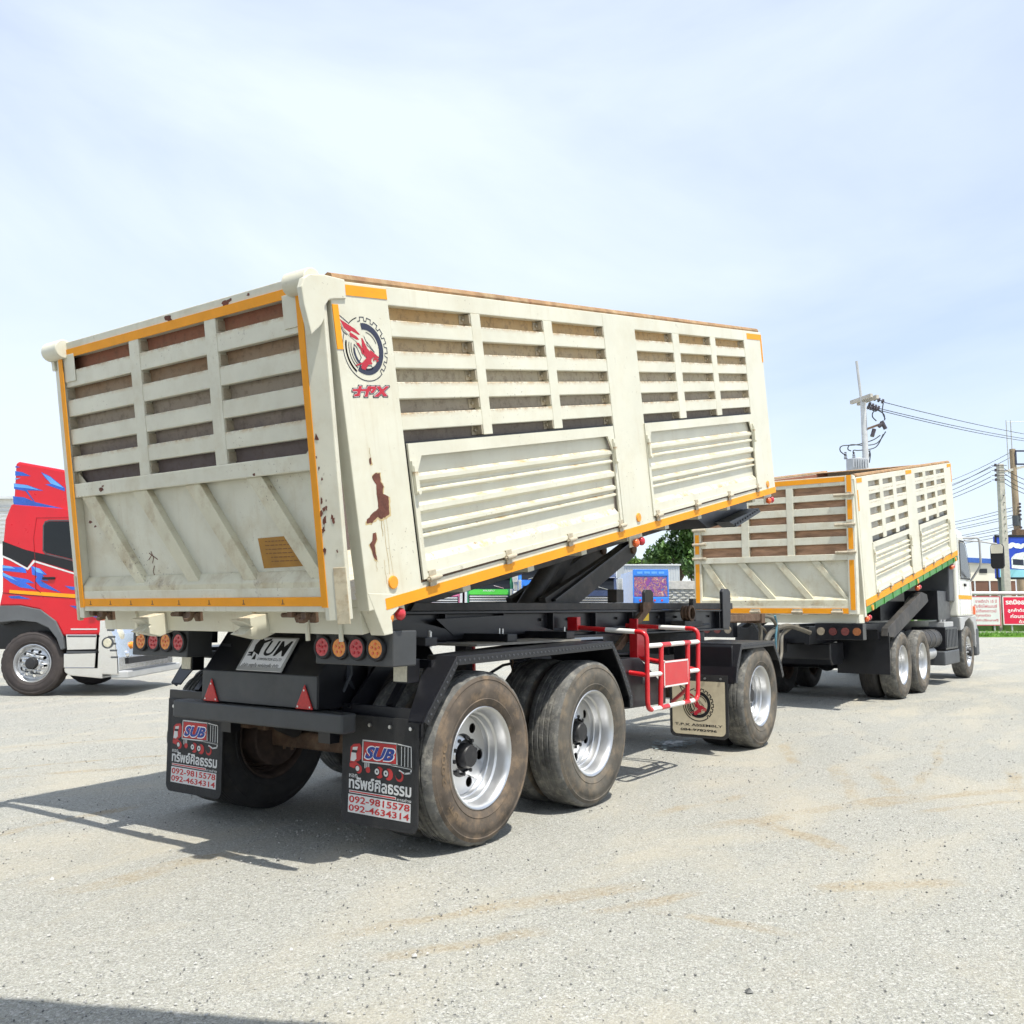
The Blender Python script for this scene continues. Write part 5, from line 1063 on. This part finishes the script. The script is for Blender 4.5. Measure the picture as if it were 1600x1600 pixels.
for yy in (-.95, .95):
    RP('headlamp', MB().sphere((1.29, yy, .95), .15, 14, (.5, 1.3, 1)), 'lamp_clear', 0, bp, smooth=True); RP('fog_lamp', MB().sphere((1.40, yy * .9, .66), .075, 12, (.5, 1, 1)), 'chrome', 0, bp, smooth=True)
RP('bumper_tread', MB().box(1.45, 1.585, -1.0, 1.0, .401, .408), 'dark_grey', 0, bp)
RP('corner_lamp', MB().box(1.06, 1.20, -1.245, -1.1, 1.22, 1.32), 'lamp_orange', .01, rcab)
for sg in (-1, 1):
    wheel(red, 0, sg * 1.08, sg, 'clean', rim=FRIM, hub=FHUB, spin=.2); RP('chassis_rail', MB().box(-4.6, 1.0, sg * .4 - .04, sg * .4 + .04, .72, .98), 'black')
    for x in (-3.1, -4.4): wheel(red, x, sg * 1.09, sg, 'worn', spin=x)
RP('axle', MB().cyl((0, -.9, .52), (0, .9, .52), .08, 12).cyl((-3.1, -.9, .52), (-3.1, .9, .52), .08, 12).cyl((-4.4, -.9, .52), (-4.4, .9, .52), .08, 12), 'black')
RP('inner_arch', MB().box(-.75, .5, -.9, .9, .95, 1.25), 'black'); RP('fifth_wheel', MB().cyl((-3.7, 0, 1.0), (-3.7, 0, 1.15), .5, 24), 'black')
RP('engine_block', MB().box(-.6, .9, -.5, .5, .55, 1.0), 'black')

# mirrors and seams break up the cab; dark chrome clutter stands in for reflections
for yy in (-.62, -.2, .2, .62): RP('bumper_lamp', MB().tube([(1.36, yy, .80), (1.42, yy, .80)], .06, 14), 'lamp_amber', .006, bp, smooth=True)
for k in range(6): RP('bumper_reflection_stripe', MB().box(1.20 + .02 * k, 1.32 + .02 * k, -1.246, -1.236, 1.16 - .11 * k, 1.19 - .11 * k), 'dark_grey', 0, bp)  # dark stripes put on the bumper side in place of reflections
RP('bumper_side_lamp', MB().tube([(1.24, -1.235, .86), (1.24, -1.262, .86)], .07, 16), 'lamp_clear', .006, bp, smooth=True)
RP('bumper_side_ring', MB().lathe([(.075, 0), (.095, 0), (.095, -.02), (.075, -.02)], 24, close=True), 'dark_grey', 0, bp, loc=(1.24, -1.236, .86), smooth=True)
for z_ in (.72, .98): RP('step_tread', MB().box(.58, 1.04, -1.262, -1.20, z_ - .03, z_), 'dark_grey', .004)
RP('cab_seam', MB().stroke([cv((8, 905)), cv((330, 930)), cv((640, 950))], .010, sf, .0038), 'ink', 0, rcab)
RP('cab_seam', MB().stroke([cv((605, 395)), cv((625, 560)), cv((640, 900))], .010, sf, .0038), 'ink', 0, rcab)
RP('cab_seam', MB().stroke([cv((215, 700)), cv((205, 560)), cv((225, 430)), cv((590, 425))], .008, sf, .0038), 'cab_seam_red', 0, rcab)
RP('fairing_gap', MB().prism([cv(p) for p in ((60, 336), (610, 384), (612, 392), (60, 344))], -1.15, 1.15, fx), 'ink', 0, fair)
RP('mirror', MB().box(1.18, 1.30, -1.62, -1.40, 2.25, 2.85), 'ink', .03, rcab); RP('mirror_arm', MB().tube([(1.0, -1.22, 2.9), (1.24, -1.5, 2.95), (1.24, -1.5, 2.85)], .02, 6), 'ink', 0, rcab)

MB().stroke([(4.66, 1.3), (4.66, 2.9)], .014, lambda u, v, w: (u, -1.2135, v)).build('door_seam', 'dark_grey', cab)
MB().stroke([(5.86, 1.3), (5.80, 2.05)], .014, lambda u, v, w: (u, -1.2135, v)).build('door_seam', 'dark_grey', cab)
MB().stroke([(4.82, 2.02), (4.82, 2.78), (5.26, 2.78), (5.45, 2.68), (5.84, 2.12), (5.72, 2.02)], .035, lambda u, v, w: (u, -1.2255, v), 0, True).build('window_seal', 'ink', cab)
MB().prism([(4.62, 3.02), (5.15, 2.99), (5.40, 2.84), (5.55, 2.86), (5.2, 3.10), (4.64, 3.14)], -1.0, 1.0, fx).build('sun_visor', 'dark_grey', cab, bev=.02)
# ------------------------------------------------------------------ parked trucks in the far row
FW = Vector((.8231, .5678, 0)); RT = Vector((.5678, -.8231, 0))
def spot(px, d, z=0.): p = CAM + FW * d + RT * ((px - 800) / 1466 * d); return Vector((p.x, p.y, z))
zpx = lambda py, d: 1.447 + (948 - py) / 1466 * d
FACE = R(34.6 + 180)
def far_truck(name, label, px, d, cm, panel, low, dz=0., deco=0):
    t = thing(name, label, 'truck', spot(px, d), FACE, 'trucks parked in the far row')
    def A(nm, mb, m, bev=0, p=None, **k): return mb.build(nm, m, p or t, bev=bev, **k)
    z = lambda v: v + dz
    cab = A('cab', MB().prism([(-1.7, z(1.0)), (-1.7, z(3.1)), (-.25, z(3.15)), (-.1, z(2.95)), (.15, z(2.2)), (.2, z(1.0))], -1.2, 1.2, fx), cm, .05)
    A('windscreen', MB().prism([(-.085, z(2.92)), (.135, z(2.26)), (.155, z(2.26)), (-.065, z(2.93))], -1.05, 1.05, fx), 'glass_dark', 0, cab)
    A('sun_visor', MB().prism([(-.15, z(3.12)), (-.1, z(2.95)), (.2, z(2.82)), (.22, z(2.86))], -1.12, 1.12, fx), panel, .02, cab)
    A('front_panel', MB().prism([(-.93, z(1.95)), (.93, z(1.95)), (1.0, z(2.02)), (.92, z(2.22)), (-.92, z(2.22)), (-1.0, z(2.02))], .17, .26, lambda u, v, w: (w, u, v)), panel, .03, cab)
    if deco == 1: A('badge', put_text(MB(), 'ISUZU', [(-.28, z(2.20)), (.28, z(2.20)), (.28, z(2.13)), (-.28, z(2.13))], lambda u, v, w: (.263, u, v), 0, .02), 'print_white', 0, cab)
    for k, zz in enumerate((1.88, 1.76, 1.64, 1.52)): A('grille_bar', MB().box(.19, .27 + .01 * k, -.95, .95, z(zz) - .035, z(zz) + .035), 'chrome', .01, cab)
    A('grille_back', MB().box(.17, .2, -1.0, 1.0, z(1.45), z(1.95)), 'ink', 0, cab)
    b = A('bumper', MB().box(.1, .42, -1.24, 1.24, z(.55), z(1.40)), low, .05); A('bumper_slot', MB().box(.40, .43, -.9, .9, z(1.12), z(1.22)), 'ink', 0, b); A('bumper_slot', MB().box(.40, .43, -.8, .8, z(.8), z(.95)), 'ink', 0, b)
    for s in (-1, 1):
        A('headlamp', MB().sphere((.38, s * .98, z(1.22)), .14, 10, (.6, 1.2, 1)), 'lamp_clear', 0, b, smooth=True)
        A('mirror', MB().box(.0, .12, s * 1.35 - .13, s * 1.35 + .13, z(2.15), z(2.85)), 'chrome', .03, cab); A('mirror_arm', MB().tube([(-.1, s * 1.18, z(2.8)), (.05, s * 1.35, z(2.86))], .03, 6), 'chrome', 0, cab)
        A('corner_trim', MB().box(.12, .24, s * 1.06, s * 1.2, z(1.45), z(2.25)), 'chrome', .02, cab)
        A('wiper', MB().bar((.16, s * .75, z(2.28)), (.10, s * .25, z(2.42)), .02, .03), 'chrome', 0, cab)
        wheel(t, -.5, s * 1.07, s, 'dark', rim=FRIM, hub=FHUB); wheel(t, -4.5, s * 1.07, s, 'dark')
    A('box_body', MB().box(-8.2, -1.8, -1.22, 1.22, 1.2, z(3.6)), cm if deco else 'sheet_grey', .03); A('chassis_rail', MB().box(-8.0, 0, -.45, .45, .7, 1.1), 'black')
    return t
far_truck('parked_truck', 'pink truck parked in the far row, partly hidden behind the trailer sill', 686, 47, 'tp_pink', 'tp_pink', 'chrome', .0, 2)
far_truck('parked_truck', 'bright green truck with green front panel parked in the far row', 764, 47, 'tp_green_dark', 'tp_green', 'tp_white', .08, 1)
far_truck('parked_truck', 'blue truck with wide blue visor parked between green and white trucks', 850, 44, 'tp_blue', 'tp_blue', 'tp_white', .45, 2)
far_truck('parked_truck', 'white and navy truck parked behind the lift arm', 925, 46, 'tp_navy', 'tp_navy', 'tp_white', .0, 2)
# painted truck seen from behind
d = 52; pt = thing('mural_truck', 'truck rear painted with a colourful mural, blue frame, parked beyond the chassis', 'truck', spot(1016, d), FACE)
w = .97; z0, z1 = zpx(941, d), zpx(890, d)
MB().box(-6, -.02, -w, w, 1.0, z1 - .08).build('box_body', 'tp_blue', pt, bev=.03)
MB().box(-.018, .03, -w * .94, w * .94, z0 + .32, z1 - .42).build('mural_panel', 'mural', pt)
MB().box(-.02, .06, -w, w, z1 - .36, z1).build('top_beam', 'tp_blue', pt, bev=.02); MB().box(-.02, .08, -w, w, z0 - .1, z0 + .28).build('rear_bumper', 'tp_blue', pt, bev=.05)
for k in range(4): MB().box(.06, .075, -.75 + k * .4, -.45 + k * .4, z1 - .24, z1 - .12).build('roof_slot', 'cab_lightblue', pt)
for s in (-1, 1): MB().box(-.02, .05, s * w * .95, s * w * 1.02, z0, z1 - .1).build('side_frame', 'tp_blue', pt); wheel(pt, -1.2, s * .9, s, 'dark')
for k in range(4): MB().tube([(.08, -.6 + k * .4, z0 + .1), (.10, -.6 + k * .4, z0 + .1)], .06, 10).build('lamp', 'lamp_red', pt)
# ribbed site cabin and rubble wall behind it
d = 60; cb = thing('site_cabin', 'grey ribbed sheet-metal cabin beyond the mural truck', 'building', spot(1018, d), FACE)
cw = 87 / 1466 * d / 2; top = zpx(884, d)
MB().box(-4, 0, -cw, cw, 0, top).build('wall', 'sheet_grey', cb); MB().box(-4.1, .1, -cw - .08, cw + .08, top, top + .08).build('roof', 'white_paint', cb)
for k in range(22): MB().box(0, .03, -cw + .08 + k * (2 * cw - .16) / 21, -cw + .13 + k * (2 * cw - .16) / 21, .1, top - .02).build('wall_rib', 'sheet_grey', cb)
d = 57; wl = thing('rubble_wall', 'low rubble stone wall with pale concrete cap beyond the coupling', 'wall', spot(1075, d), FACE)
MB().box(-.4, -.05, -3.6, 1.4, 0, 2.5).build('wall_core', 'rubble', wl); MB().box(-.45, .06, -3.65, 1.45, 2.5, 3.0).build('cap', 'concrete', wl, bev=.02)
random.seed(5); mb = MB()
STN = hide_proto(MB().sphere((0, 0, 0), .5, 8).build('stone', 'rubble'))
for r_ in range(7):
    for k in range(10):
        o = obj('stone', STN, wl, (-.06, -3.3 + k * .5 + .25 * (r_ % 2) + random.uniform(-.05, .05), 1.3 + r_ * .17 - .02), (random.uniform(-.2, .2), 0, 0)); o.scale = (.18, random.uniform(.38, .5), random.uniform(.15, .2))
# low house with dark roof behind, trees
d = 78; hs = thing('small_house', 'small house with dark tiled roof in front of the tree', 'house', spot(1014, d), FACE)
hz = zpx(872, d); MB().box(-3, 0, -1.6, 1.6, 0, hz - .9).build('wall', 'concrete', hs); MB().prism([(-2.0, hz - .95), (2.0, hz - .95), (0, hz + .1)], -3.3, .4, lambda u, v, w: (w, u, v)).build('roof', 'roof_dark', hs)
for k in range(6): MB().box(.0, .05, -1.5, 1.5, hz - 1.0 - k * .25, hz - .9 - k * .25).build('wall_board', 'roof_dark', hs)
def leaf_tree(name, label, base, h, crowns, n, lm, trunk=.18, seed=1, size=.22, group=None, cat='tree'):
    random.seed(seed); t = thing(name, label, cat, base, 0, group); mb = MB()
    tb_ = MB(); tb_.tube([(0, 0, 0), (.08, .05, h * .3), (0, .1, h * .6)], [trunk, trunk * .8, trunk * .5], 8)
    for c, r in crowns: tb_.tube([(0, .1, h * .45), (c[0] * .6, c[1] * .6, h * .45 + (c[2] - h * .45) * .6), c], [trunk * .4, trunk * .25, .02], 6)
    tb_.build('trunk', 'bark', t, smooth=True)
    for c, r in crowns:
        for i in range(int(n * r * r)):
            v = Vector((random.gauss(0, 1), random.gauss(0, 1), random.gauss(0, 1))).normalized() * r * random.uniform(.45, 1.05) ** .6
            p = Vector(c) + Vector((v.x, v.y, v.z * .85)); a = Vector((random.gauss(0, 1), random.gauss(0, 1), random.gauss(0, 1))).normalized(); b = a.cross(Vector((0, 0, 1)) if abs(a.z) < .9 else Vector((1, 0, 0))).normalized()
            s = size * random.uniform(.6, 1.3); mb.add([p - a * s, p + b * s * .5, p + a * s, p - b * s * .5], [(0, 1, 2, 3)])
    mb.build('crown', lm, t, fix=False); return t
def blob(c, R_, n, seed):
    random.seed(seed); out = []
    for i in range(n):
        v = Vector((random.gauss(0, 1), random.gauss(0, 1), random.gauss(0, 1))).normalized() * random.uniform(.3, .8); out.append(((c[0] + v.x * R_[0], c[1] + v.y * R_[0], c[2] + v.z * R_[1]), random.uniform(.28, .42) * R_[1]))
    return out
leaf_tree('leafy_tree', 'tall leafy green tree behind the cabin and the truck gate', spot(1062, 72), 7, blob((0, 0, 6.3), (3.2, 2.8), 22, 3), 260, 'leaf', .2, 4)
leaf_tree('leafy_tree', 'small light green tree beside the dark house roof', spot(992, 68), 4.6, blob((0, 0, 4.5), (1.0, 1.0), 9, 8), 500, 'leaf_light', .1, 6, .15)
leaf_tree('leafy_tree', 'dark green tree crown low behind the rubble wall', spot(1090, 64), 4.4, blob((0, 0, 3.9), (1.5, 1.2), 10, 18), 400, 'leaf', .12, 9, .16)
# white building sliver at the far left
bl = thing('white_building', 'white building edge with louvres behind the red truck', 'building', spot(-22, 38), FACE)
MB().box(-6, 0, -.6, 6, 0, zpx(780, 38)).build('wall', 'white_paint', bl)
for k in range(9): MB().box(0, .05, -.58, 5, zpx(845, 38) + k * .17, zpx(845, 38) + .06 + k * .17).build('louvre', 'sheet_grey', bl)
MB().box(-6.2, .25, -.75, 6.2, zpx(780, 38), zpx(776, 38)).build('roof_edge', 'sheet_grey', bl)
# ------------------------------------------------------------------ roadside on the right
GD = 45
def strip(name, d0, d1, p0, p1, m, z, z2=None, **k):
    a, b, c, e = spot(p0, d0), spot(p1, d0), spot(p1, d1), spot(p0, d1)
    return MB().add([(q.x, q.y, h) for h in (-.05, z) for q in (a, b, c, e)], [(0, 1, 2, 3), (7, 6, 5, 4), (0, 4, 5, 1), (1, 5, 6, 2), (2, 6, 7, 3), (3, 7, 4, 0)]).build(name, m, **k)
tag(strip('grass_verge', GD, 60, 1250, 2100, 'grass', .05), 'green grass verge beyond the yard', kind='structure')
tag(strip('kerb', 49.6, 49.9, 1250, 2100, 'concrete', .14), 'pale concrete kerb line in the grass verge', kind='structure')
random.seed(3); mb = MB()
for i in range(9000):
    p = spot(random.uniform(1330, 1720), GD + .05 + 9 * random.random() ** 1.6); hgt = random.uniform(.06, .16); a = random.uniform(0, 6.28); dx, dy = math.cos(a) * .03, math.sin(a) * .03
    mb.add([(p.x - dx, p.y - dy, .04), (p.x + dx, p.y + dy, .04), (p.x + dy * 1.5, p.y - dx * 1.5, .05 + hgt)], [(0, 1, 2)])
tag(mb.build('grass', 'grass', fix=False), 'short green grass blades on the verge', 'grass', kind='stuff')
FD = 52
fn_ = thing('pipe_fence', 'white pipe rail fence behind the roadside signs', 'fence', spot(1560, FD + .4), FACE)
rl = zpx(927, FD); MB().tube([(0, -8, rl), (0, 8, rl)], .10, 10).build('rail', 'white_paint', fn_, smooth=True)
for k in range(7): MB().box(-.06, .06, -7.2 + k * 2.35, -7.05 + k * 2.35, 0, rl).build('post', 'concrete' if k % 2 else 'dark_grey', fn_)
MB().box(-.35, -.3, -8, 8, .1, 1.1).build('hedge_board', 'leaf', fn_)
def sign(name, label, p0, p1, y0, y1, m, border, lines, tm, leg=True):
    d = FD - .3; c = (p0 + p1) / 2; s = thing(name, label, 'sign', spot(c, d), FACE); hw = (p1 - p0) / 2 / 1466 * d; a, b = zpx(y1, d), zpx(y0, d)
    MB().box(-.04, 0, -hw, hw, a, b).build('board', m, s)
    MB().stroke([(-hw + .02, a + .02), (hw - .02, a + .02), (hw - .02, b - .02), (-hw + .02, b - .02)], .05, lambda u, v, w: (.002, u, v), 0, True).build('border', border, s)
    mb = MB(); mbo = MB()
    for tx, fa, fb, u0, u1, bo in lines: put_text(mb, tx, [(-hw + 2 * hw * u0, b - (b - a) * fa), (-hw + 2 * hw * u1, b - (b - a) * fa), (-hw + 2 * hw * u1, b - (b - a) * fb), (-hw + 2 * hw * u0, b - (b - a) * fb)], lambda u, v, w: (.004, u, v), 0, bo)
    mb.build('lettering', tm, s)
    for q in (-.7, .7): MB().box(-.10, -.045, q * hw - .04, q * hw + .04, 0, b).build('leg', 'silver_grey', s)
    return s
sign('notice_sign', 'white notice board with faded red Thai text on the roadside fence', 1497, 1559, 932, 977, 'sign_pale', 'sign_pink_text', [('ขายดีกว่า 15 ปี', .10, .22, .38, .92, .02), ('รับจัดไฟแนนซ์', .27, .39, .34, .92, .02), ('ไม่ต้องดาวน์', .44, .55, .34, .9, .02), ('ทุกชนิด', .61, .72, .38, .75, .02), ('ให้คำปรึกษาฟรี', .77, .86, .34, .94, .02)], 'sign_pink_text')
sign('notice_sign', 'red sign with white Thai lettering on the roadside fence', 1563, 1655, 932, 976, 'sign_red', 'sign_pale', [('รถมือสอง คุณภาพดี', .10, .34, .05, .96, .03), ('ลูกค้าต้องดูสภาพรถจริง', .42, .58, .08, .9, .02), ('ก่อนรถได้ที่นี่', .62, .76, .12, .62, .02), ('ด้วยการจองล่วงหน้า', .82, .94, .26, .9, .02)], 'plate_white')
# billboard
BD = 60; bb = thing('billboard', 'large blue billboard with clouds and a pictured dump truck behind the fence', 'billboard', spot(1610, BD), FACE)
h0, h1 = zpx(904, BD), zpx(838, BD); hw = 53 / 1466 * BD
MB().box(-.3, -.02, -hw, hw, h0, h1).build('board', 'billboard_blue', bb); MB().stroke([(-hw, h0), (hw, h0), (hw, h1), (-hw, h1)], .14, lambda u, v, w: (.01, u, v), 0, True).build('frame', 'ink', bb)
bf = lambda u, v, w: (-.015 + w, -hw + 2 * hw * u, h0 + (h1 - h0) * v)
MB().flat([(.04, .02), (.98, .02), (.98, .16), (.5, .2), (.04, .22)], bf).build('pictured_ground', 'billboard_pale', bb)
mb = MB()
for q in (circ(.20, .76, .055, 12), circ(.25, .80, .05, 12), circ(.32, .77, .06, 12), circ(.42, .78, .05, 12), circ(.36, .75, .05, 12), circ(.5, .88, .02, 10)): mb.flat(q, bf, .004 + .001 * len(mb.f) / 50)
mb.flat([(.28, .58), (.52, .66), (.66, .38), (.58, .30), (.48, .50), (.42, .50), (.40, .22), (.22, .24), (.22, .48)], bf, .006); mb.build('pictured_truck', 'plate_white', bb)
mb = MB(); mb.flat([(.24, .32), (.40, .30), (.40, .44), (.24, .46)], bf, .009); mb.flat([(.46, .16), (.68, .16), (.66, .36), (.58, .28), (.48, .48)], bf, .008); mb.build('pictured_shadow', 'navy', bb)
for q in (-.85, .85): MB().box(-.4, -.3, q * hw - .12, q * hw + .12, 0, h1).build('leg', 'dark_grey', bb)
# shop building
SD = 85; sb = thing('shop_building', 'cream building with blue roof edge and brown shutters beyond the fence', 'building', spot(1515, SD), FACE)
hw = 70 / 1466 * SD; MB().box(-8, 0, -hw, hw, zpx(908, SD), zpx(878, SD)).build('wall', 'wall_cream', sb); MB().box(-7.9, -.05, -hw, hw, 0, zpx(908, SD)).build('lower_wall', 'wall_brown', sb)
MB().prism([(-hw - .3, zpx(868, SD)), (hw + .3, zpx(876, SD)), (hw + .3, zpx(883, SD)), (-hw - .3, zpx(876, SD))], -8.2, .3, lambda u, v, w: (w, u, v)).build('roof_edge', 'roof_blue', sb)
for k in range(6): MB().box(-.05, 0.03, -hw + .3 + k * 1.35, -hw + .42 + k * 1.35, .1, zpx(908, SD)).build('shutter_post', 'sheet_grey', sb)
vx = (1535 - 1515) / 1466 * SD; MB().box(0, .05, vx - .35, vx + .35, zpx(896, SD), zpx(889, SD)).build('vent', 'dark_grey', sb)
for k in range(4): MB().box(.05, .07, vx - .33, vx + .33, zpx(895.5 - k * 1.8, SD), zpx(894.8 - k * 1.8, SD)).build('vent_slat', 'ink', sb)
# utility poles and wires
PD = 55
def wire(name, label, pts, r=.016, grp='overhead wires'):
    a, b, sag = pts; P_ = [a.lerp(b, k / 14) - Vector((0, 0, sag * 4 * (k / 14) * (1 - k / 14))) for k in range(15)]
    return tag(MB().tube(P_, r, 5).build(name, 'wire', smooth=True), label, 'wire', grp)
def P3(px, py, d): q = spot(px, d); return Vector((q.x, q.y, zpx(py, d)))
d1 = 36; tp = thing('utility_pole', 'grey utility pole carrying a transformer behind the dump truck bed', 'utility pole', spot(1358, d1), FACE)
pr_ = lambda px, py: ((0.), (px - 1358) / 1466 * d1, zpx(py, d1))
MB().tube([(0, .05, 0), pr_(1358, 625)], [.16, .11], 10).build('shaft', 'pole_grey', tp, smooth=True); MB().tube([pr_(1356, 630), pr_(1350, 558)], .055, 8).build('top_rod', 'silver_grey', tp)
MB().bar((-.6, -.25, zpx(620, d1)), (.5, .15, zpx(618, d1)), .12, .14).bar((-.6, .02, zpx(622, d1)), (.5, .38, zpx(620, d1)), .12, .14).build('cross_arm', 'concrete', tp)
for i, (px, py, qx, qy) in enumerate(((1368, 616, 1392, 624), (1366, 627, 1384, 635), (1364, 632, 1380, 637))):
    mb = MB(); a, b = Vector(pr_(px, py)), Vector(pr_(qx, qy)); mb.tube([a, b], .02, 6)
    for k in range(4): c = a.lerp(b, (k + .5) / 4); e = (b - a).normalized() * .03; mb.tube([c - e, c + e], .09, 10)
    mb.build('insulator_string', 'insulator', tp)
tk = MB().tube([pr_(1344, 735), pr_(1344, 716)], .38, 20).build('transformer', 'transformer', tp, bev=.02, smooth=True)
for k in range(7): MB().box(.36, .42, -.62 + k * .09, -.59 + k * .09, zpx(732, d1), zpx(719, d1)).build('cooling_fin', 'transformer', tk)
for px in (1327, 1340, 1356):
    mb = MB(); a = Vector(pr_(px, 716)); 
    for k in range(5): mb.tube([a + Vector((0, 0, .06 * k)), a + Vector((0, 0, .06 * k + .03))], .07 - .006 * k, 8)
    mb.build('bushing', 'insulator', tk)
for a, b in (((1386, 655), (1392, 668)), ((1374, 668), (1370, 680)), ((1381, 664), (1388, 658))): MB().tube([pr_(*a), pr_(*b)], .08, 8).build('fuse', 'insulator', tp)
MB().bar(pr_(1362, 668), pr_(1384, 660), .08, .08, (1, 0, 0)).build('fuse_arm', 'rusty_steel', tp)
for pts in ([(1384, 637), (1374, 640), (1372, 648), (1378, 655)], [(1390, 626), (1388, 640), (1392, 652)], [(1380, 637), (1390, 644), (1391, 654)], [(1392, 672), (1378, 690), (1358, 694), (1336, 693), (1331, 700), (1336, 703)], [(1388, 676), (1375, 697), (1350, 702), (1340, 702), (1340, 708)], [(1383, 678), (1370, 686), (1345, 693), (1322, 695), (1319, 703), (1327, 710)], [(1366, 702), (1362, 716), (1352, 722)], [(1358, 700), (1366, 706), (1364, 722)]):
    q = [Vector(pr_(*p)) for p in pts]; out = []
    for i in range(len(q) - 1):
        p0, p1, p2, p3 = q[max(i - 1, 0)], q[i], q[i + 1], q[min(i + 2, len(q) - 1)]
        for k in range(6): t_ = k / 6; out.append(.5 * (2 * p1 + (p2 - p0) * t_ + (2 * p0 - 5 * p1 + 4 * p2 - p3) * t_ * t_ + (3 * p1 - p0 - 3 * p2 + p3) * t_ ** 3))
    MB().tube(out + [q[-1]], .022, 6).build('jumper_cable', 'wire', tp, smooth=True)
wire('overhead_wire', 'top wire running right from the transformer pole', (P3(1392, 625, d1), P3(1660, 684, 60), .12)); wire('overhead_wire', 'middle wire running right from the transformer pole', (P3(1384, 635, d1), P3(1660, 690, 60), .15)); wire('overhead_wire', 'lowest of three wires running right from the transformer pole', (P3(1380, 637, d1), P3(1660, 693, 60), .18))
cp = thing('utility_pole', 'square concrete utility pole rising in front of the billboard', 'utility pole', spot(1570, PD), FACE)
ct = zpx(724, PD); MB().prism([(-.22, 0), (.22, 0), (.15, ct), (-.15, ct)], -.18, .18, lambda u, v, w: (w, u, v)).build('shaft', 'concrete', cp, bev=.03)
for k in range(7): MB().cyl((.2, .02, ct - 1.9 - k * .42), (.235, .02, ct - 1.9 - k * .42), .035, 6).build('bolt_hole', 'dark_grey', cp)
ys4 = (727, 735, 743, 750)
for i, y in enumerate(ys4):
    MB().bar((.22, -.62, zpx(y, PD)), (.22, .28, zpx(y, PD)), .03, .03).cyl((.26, -.40, zpx(y, PD) - .07), (.26, -.40, zpx(y, PD) + .09), .07, 8).build('insulator', 'insulator', cp)
    wire('overhead_wire', ('top', 'second', 'third', 'lowest')[i] + ' of four wires leaving the concrete pole to the left', (P3(1555, y + 1, PD), P3(1400, y + 55 - i * 3, 95), .5), .02)
    wire('overhead_wire', ('top', 'second', 'third', 'lowest')[i] + ' of four wires between the concrete pole and the right edge', (P3(1572, y + 1, PD), P3(1660, y + 28, 60), .4), .02)
WD = 66
wp = thing('utility_pole', 'brown timber utility pole at the right edge', 'utility pole', spot(1591, WD), FACE)
wt = zpx(700, WD); MB().tube([(0, .1, 0), (0, 0, wt)], [.27, .20], 10).build('shaft', 'pole_wood', wp, smooth=True)
wy = lambda px: (px - 1591) / 1466 * WD
for px, y in ((1583, 654), (1590, 654)): MB().tube([(.05, wy(px) * 1.0, zpx(740, WD)), (.05, wy(px) + .0, zpx(y, WD))], .04, 6).build('top_rod', 'silver_grey', wp)
MB().tube([(.05, wy(1584), zpx(657, WD)), (.05, wy(1612), zpx(656, WD))], .02, 5).build('top_bar', 'silver_grey', wp)
MB().bar((.3, wy(1573), zpx(737, WD)), (-.2, wy(1612), zpx(727, WD)), .14, .16).build('cross_arm', 'concrete', wp)
MB().stroke([(wy(1593), zpx(725, WD)), (wy(1620), zpx(725, WD)), (wy(1620), zpx(704, WD)), (wy(1593), zpx(704, WD))], .12, lambda u, v, w: (.25, u, v), 0, True).build('steel_frame', 'navy', wp)
for y in (788, 793, 799, 805, 812, 825): MB().tube([(.3, wy(1594), zpx(y, WD)), (.36, wy(1594), zpx(y, WD))], .09, 8).build('insulator', 'insulator', wp)
MB().tube([(.05, 0, zpx(822, WD)), (.05, 0, zpx(806, WD))], .27, 10).build('pole_band', 'dark_grey', wp); MB().box(-.2, .4, -.25, .45, zpx(838, WD), zpx(828, WD)).build('junction_box', 'rusty_steel', wp)
for i, (y, y2) in enumerate(((704, 742), (712, 748))): wire('overhead_wire', ('upper', 'lower')[i] + ' thin wire from the timber pole towards the truck bed', (P3(1590, y, WD), P3(1420, y2 + 25, 120), .6), .02)
for i, y in enumerate((792, 797, 804, 808, 819, 823, 829, 834)): wire('service_cable', ('topmost', 'second', 'third', 'fourth', 'fifth', 'sixth', 'seventh', 'lowest')[i] + ' of eight low cables between timber pole and truck cab', (P3(1590, y, WD), P3(1380, y + 42 - i * 2, 120), .3), .022, 'low bundle cables')

# unseen sheet-metal canopy added behind the camera so its edge shades the gravel
cn = thing('added_shade_canopy', 'unseen sheet metal canopy added so its edge shades the nearest gravel at bottom left', 'canopy', (-3.42, -2.735, 0), math.atan2(-.907, .42))
HC = 4.2; ribs = []
for k in range(65): ribs.append((-5 + k * .18, HC + (.03 if k % 2 else 0)))
mb = MB(); n = len(ribs); mb.add([(u, 0, v) for u, v in ribs] + [(u, -5, v + .5) for u, v in ribs], [(i, i + 1, n + i + 1, n + i) for i in range(n - 1)]); mb.build('roof_sheet', 'sheet_grey', cn)
for y_ in (-.15, -2.5, -4.85): MB().box(-5, 6.5, y_ - .06, y_ + .06, HC - .18 + (-y_) * .1, HC - .04 + (-y_) * .1).build('purlin', 'dark_grey', cn)
for x_ in (-4.8, 6.3):
    for y_ in (-.15, -4.85): MB().box(x_ - .07, x_ + .07, y_ - .07, y_ + .07, 0, HC - .18 + (-y_) * .1).build('post', 'dark_grey', cn)
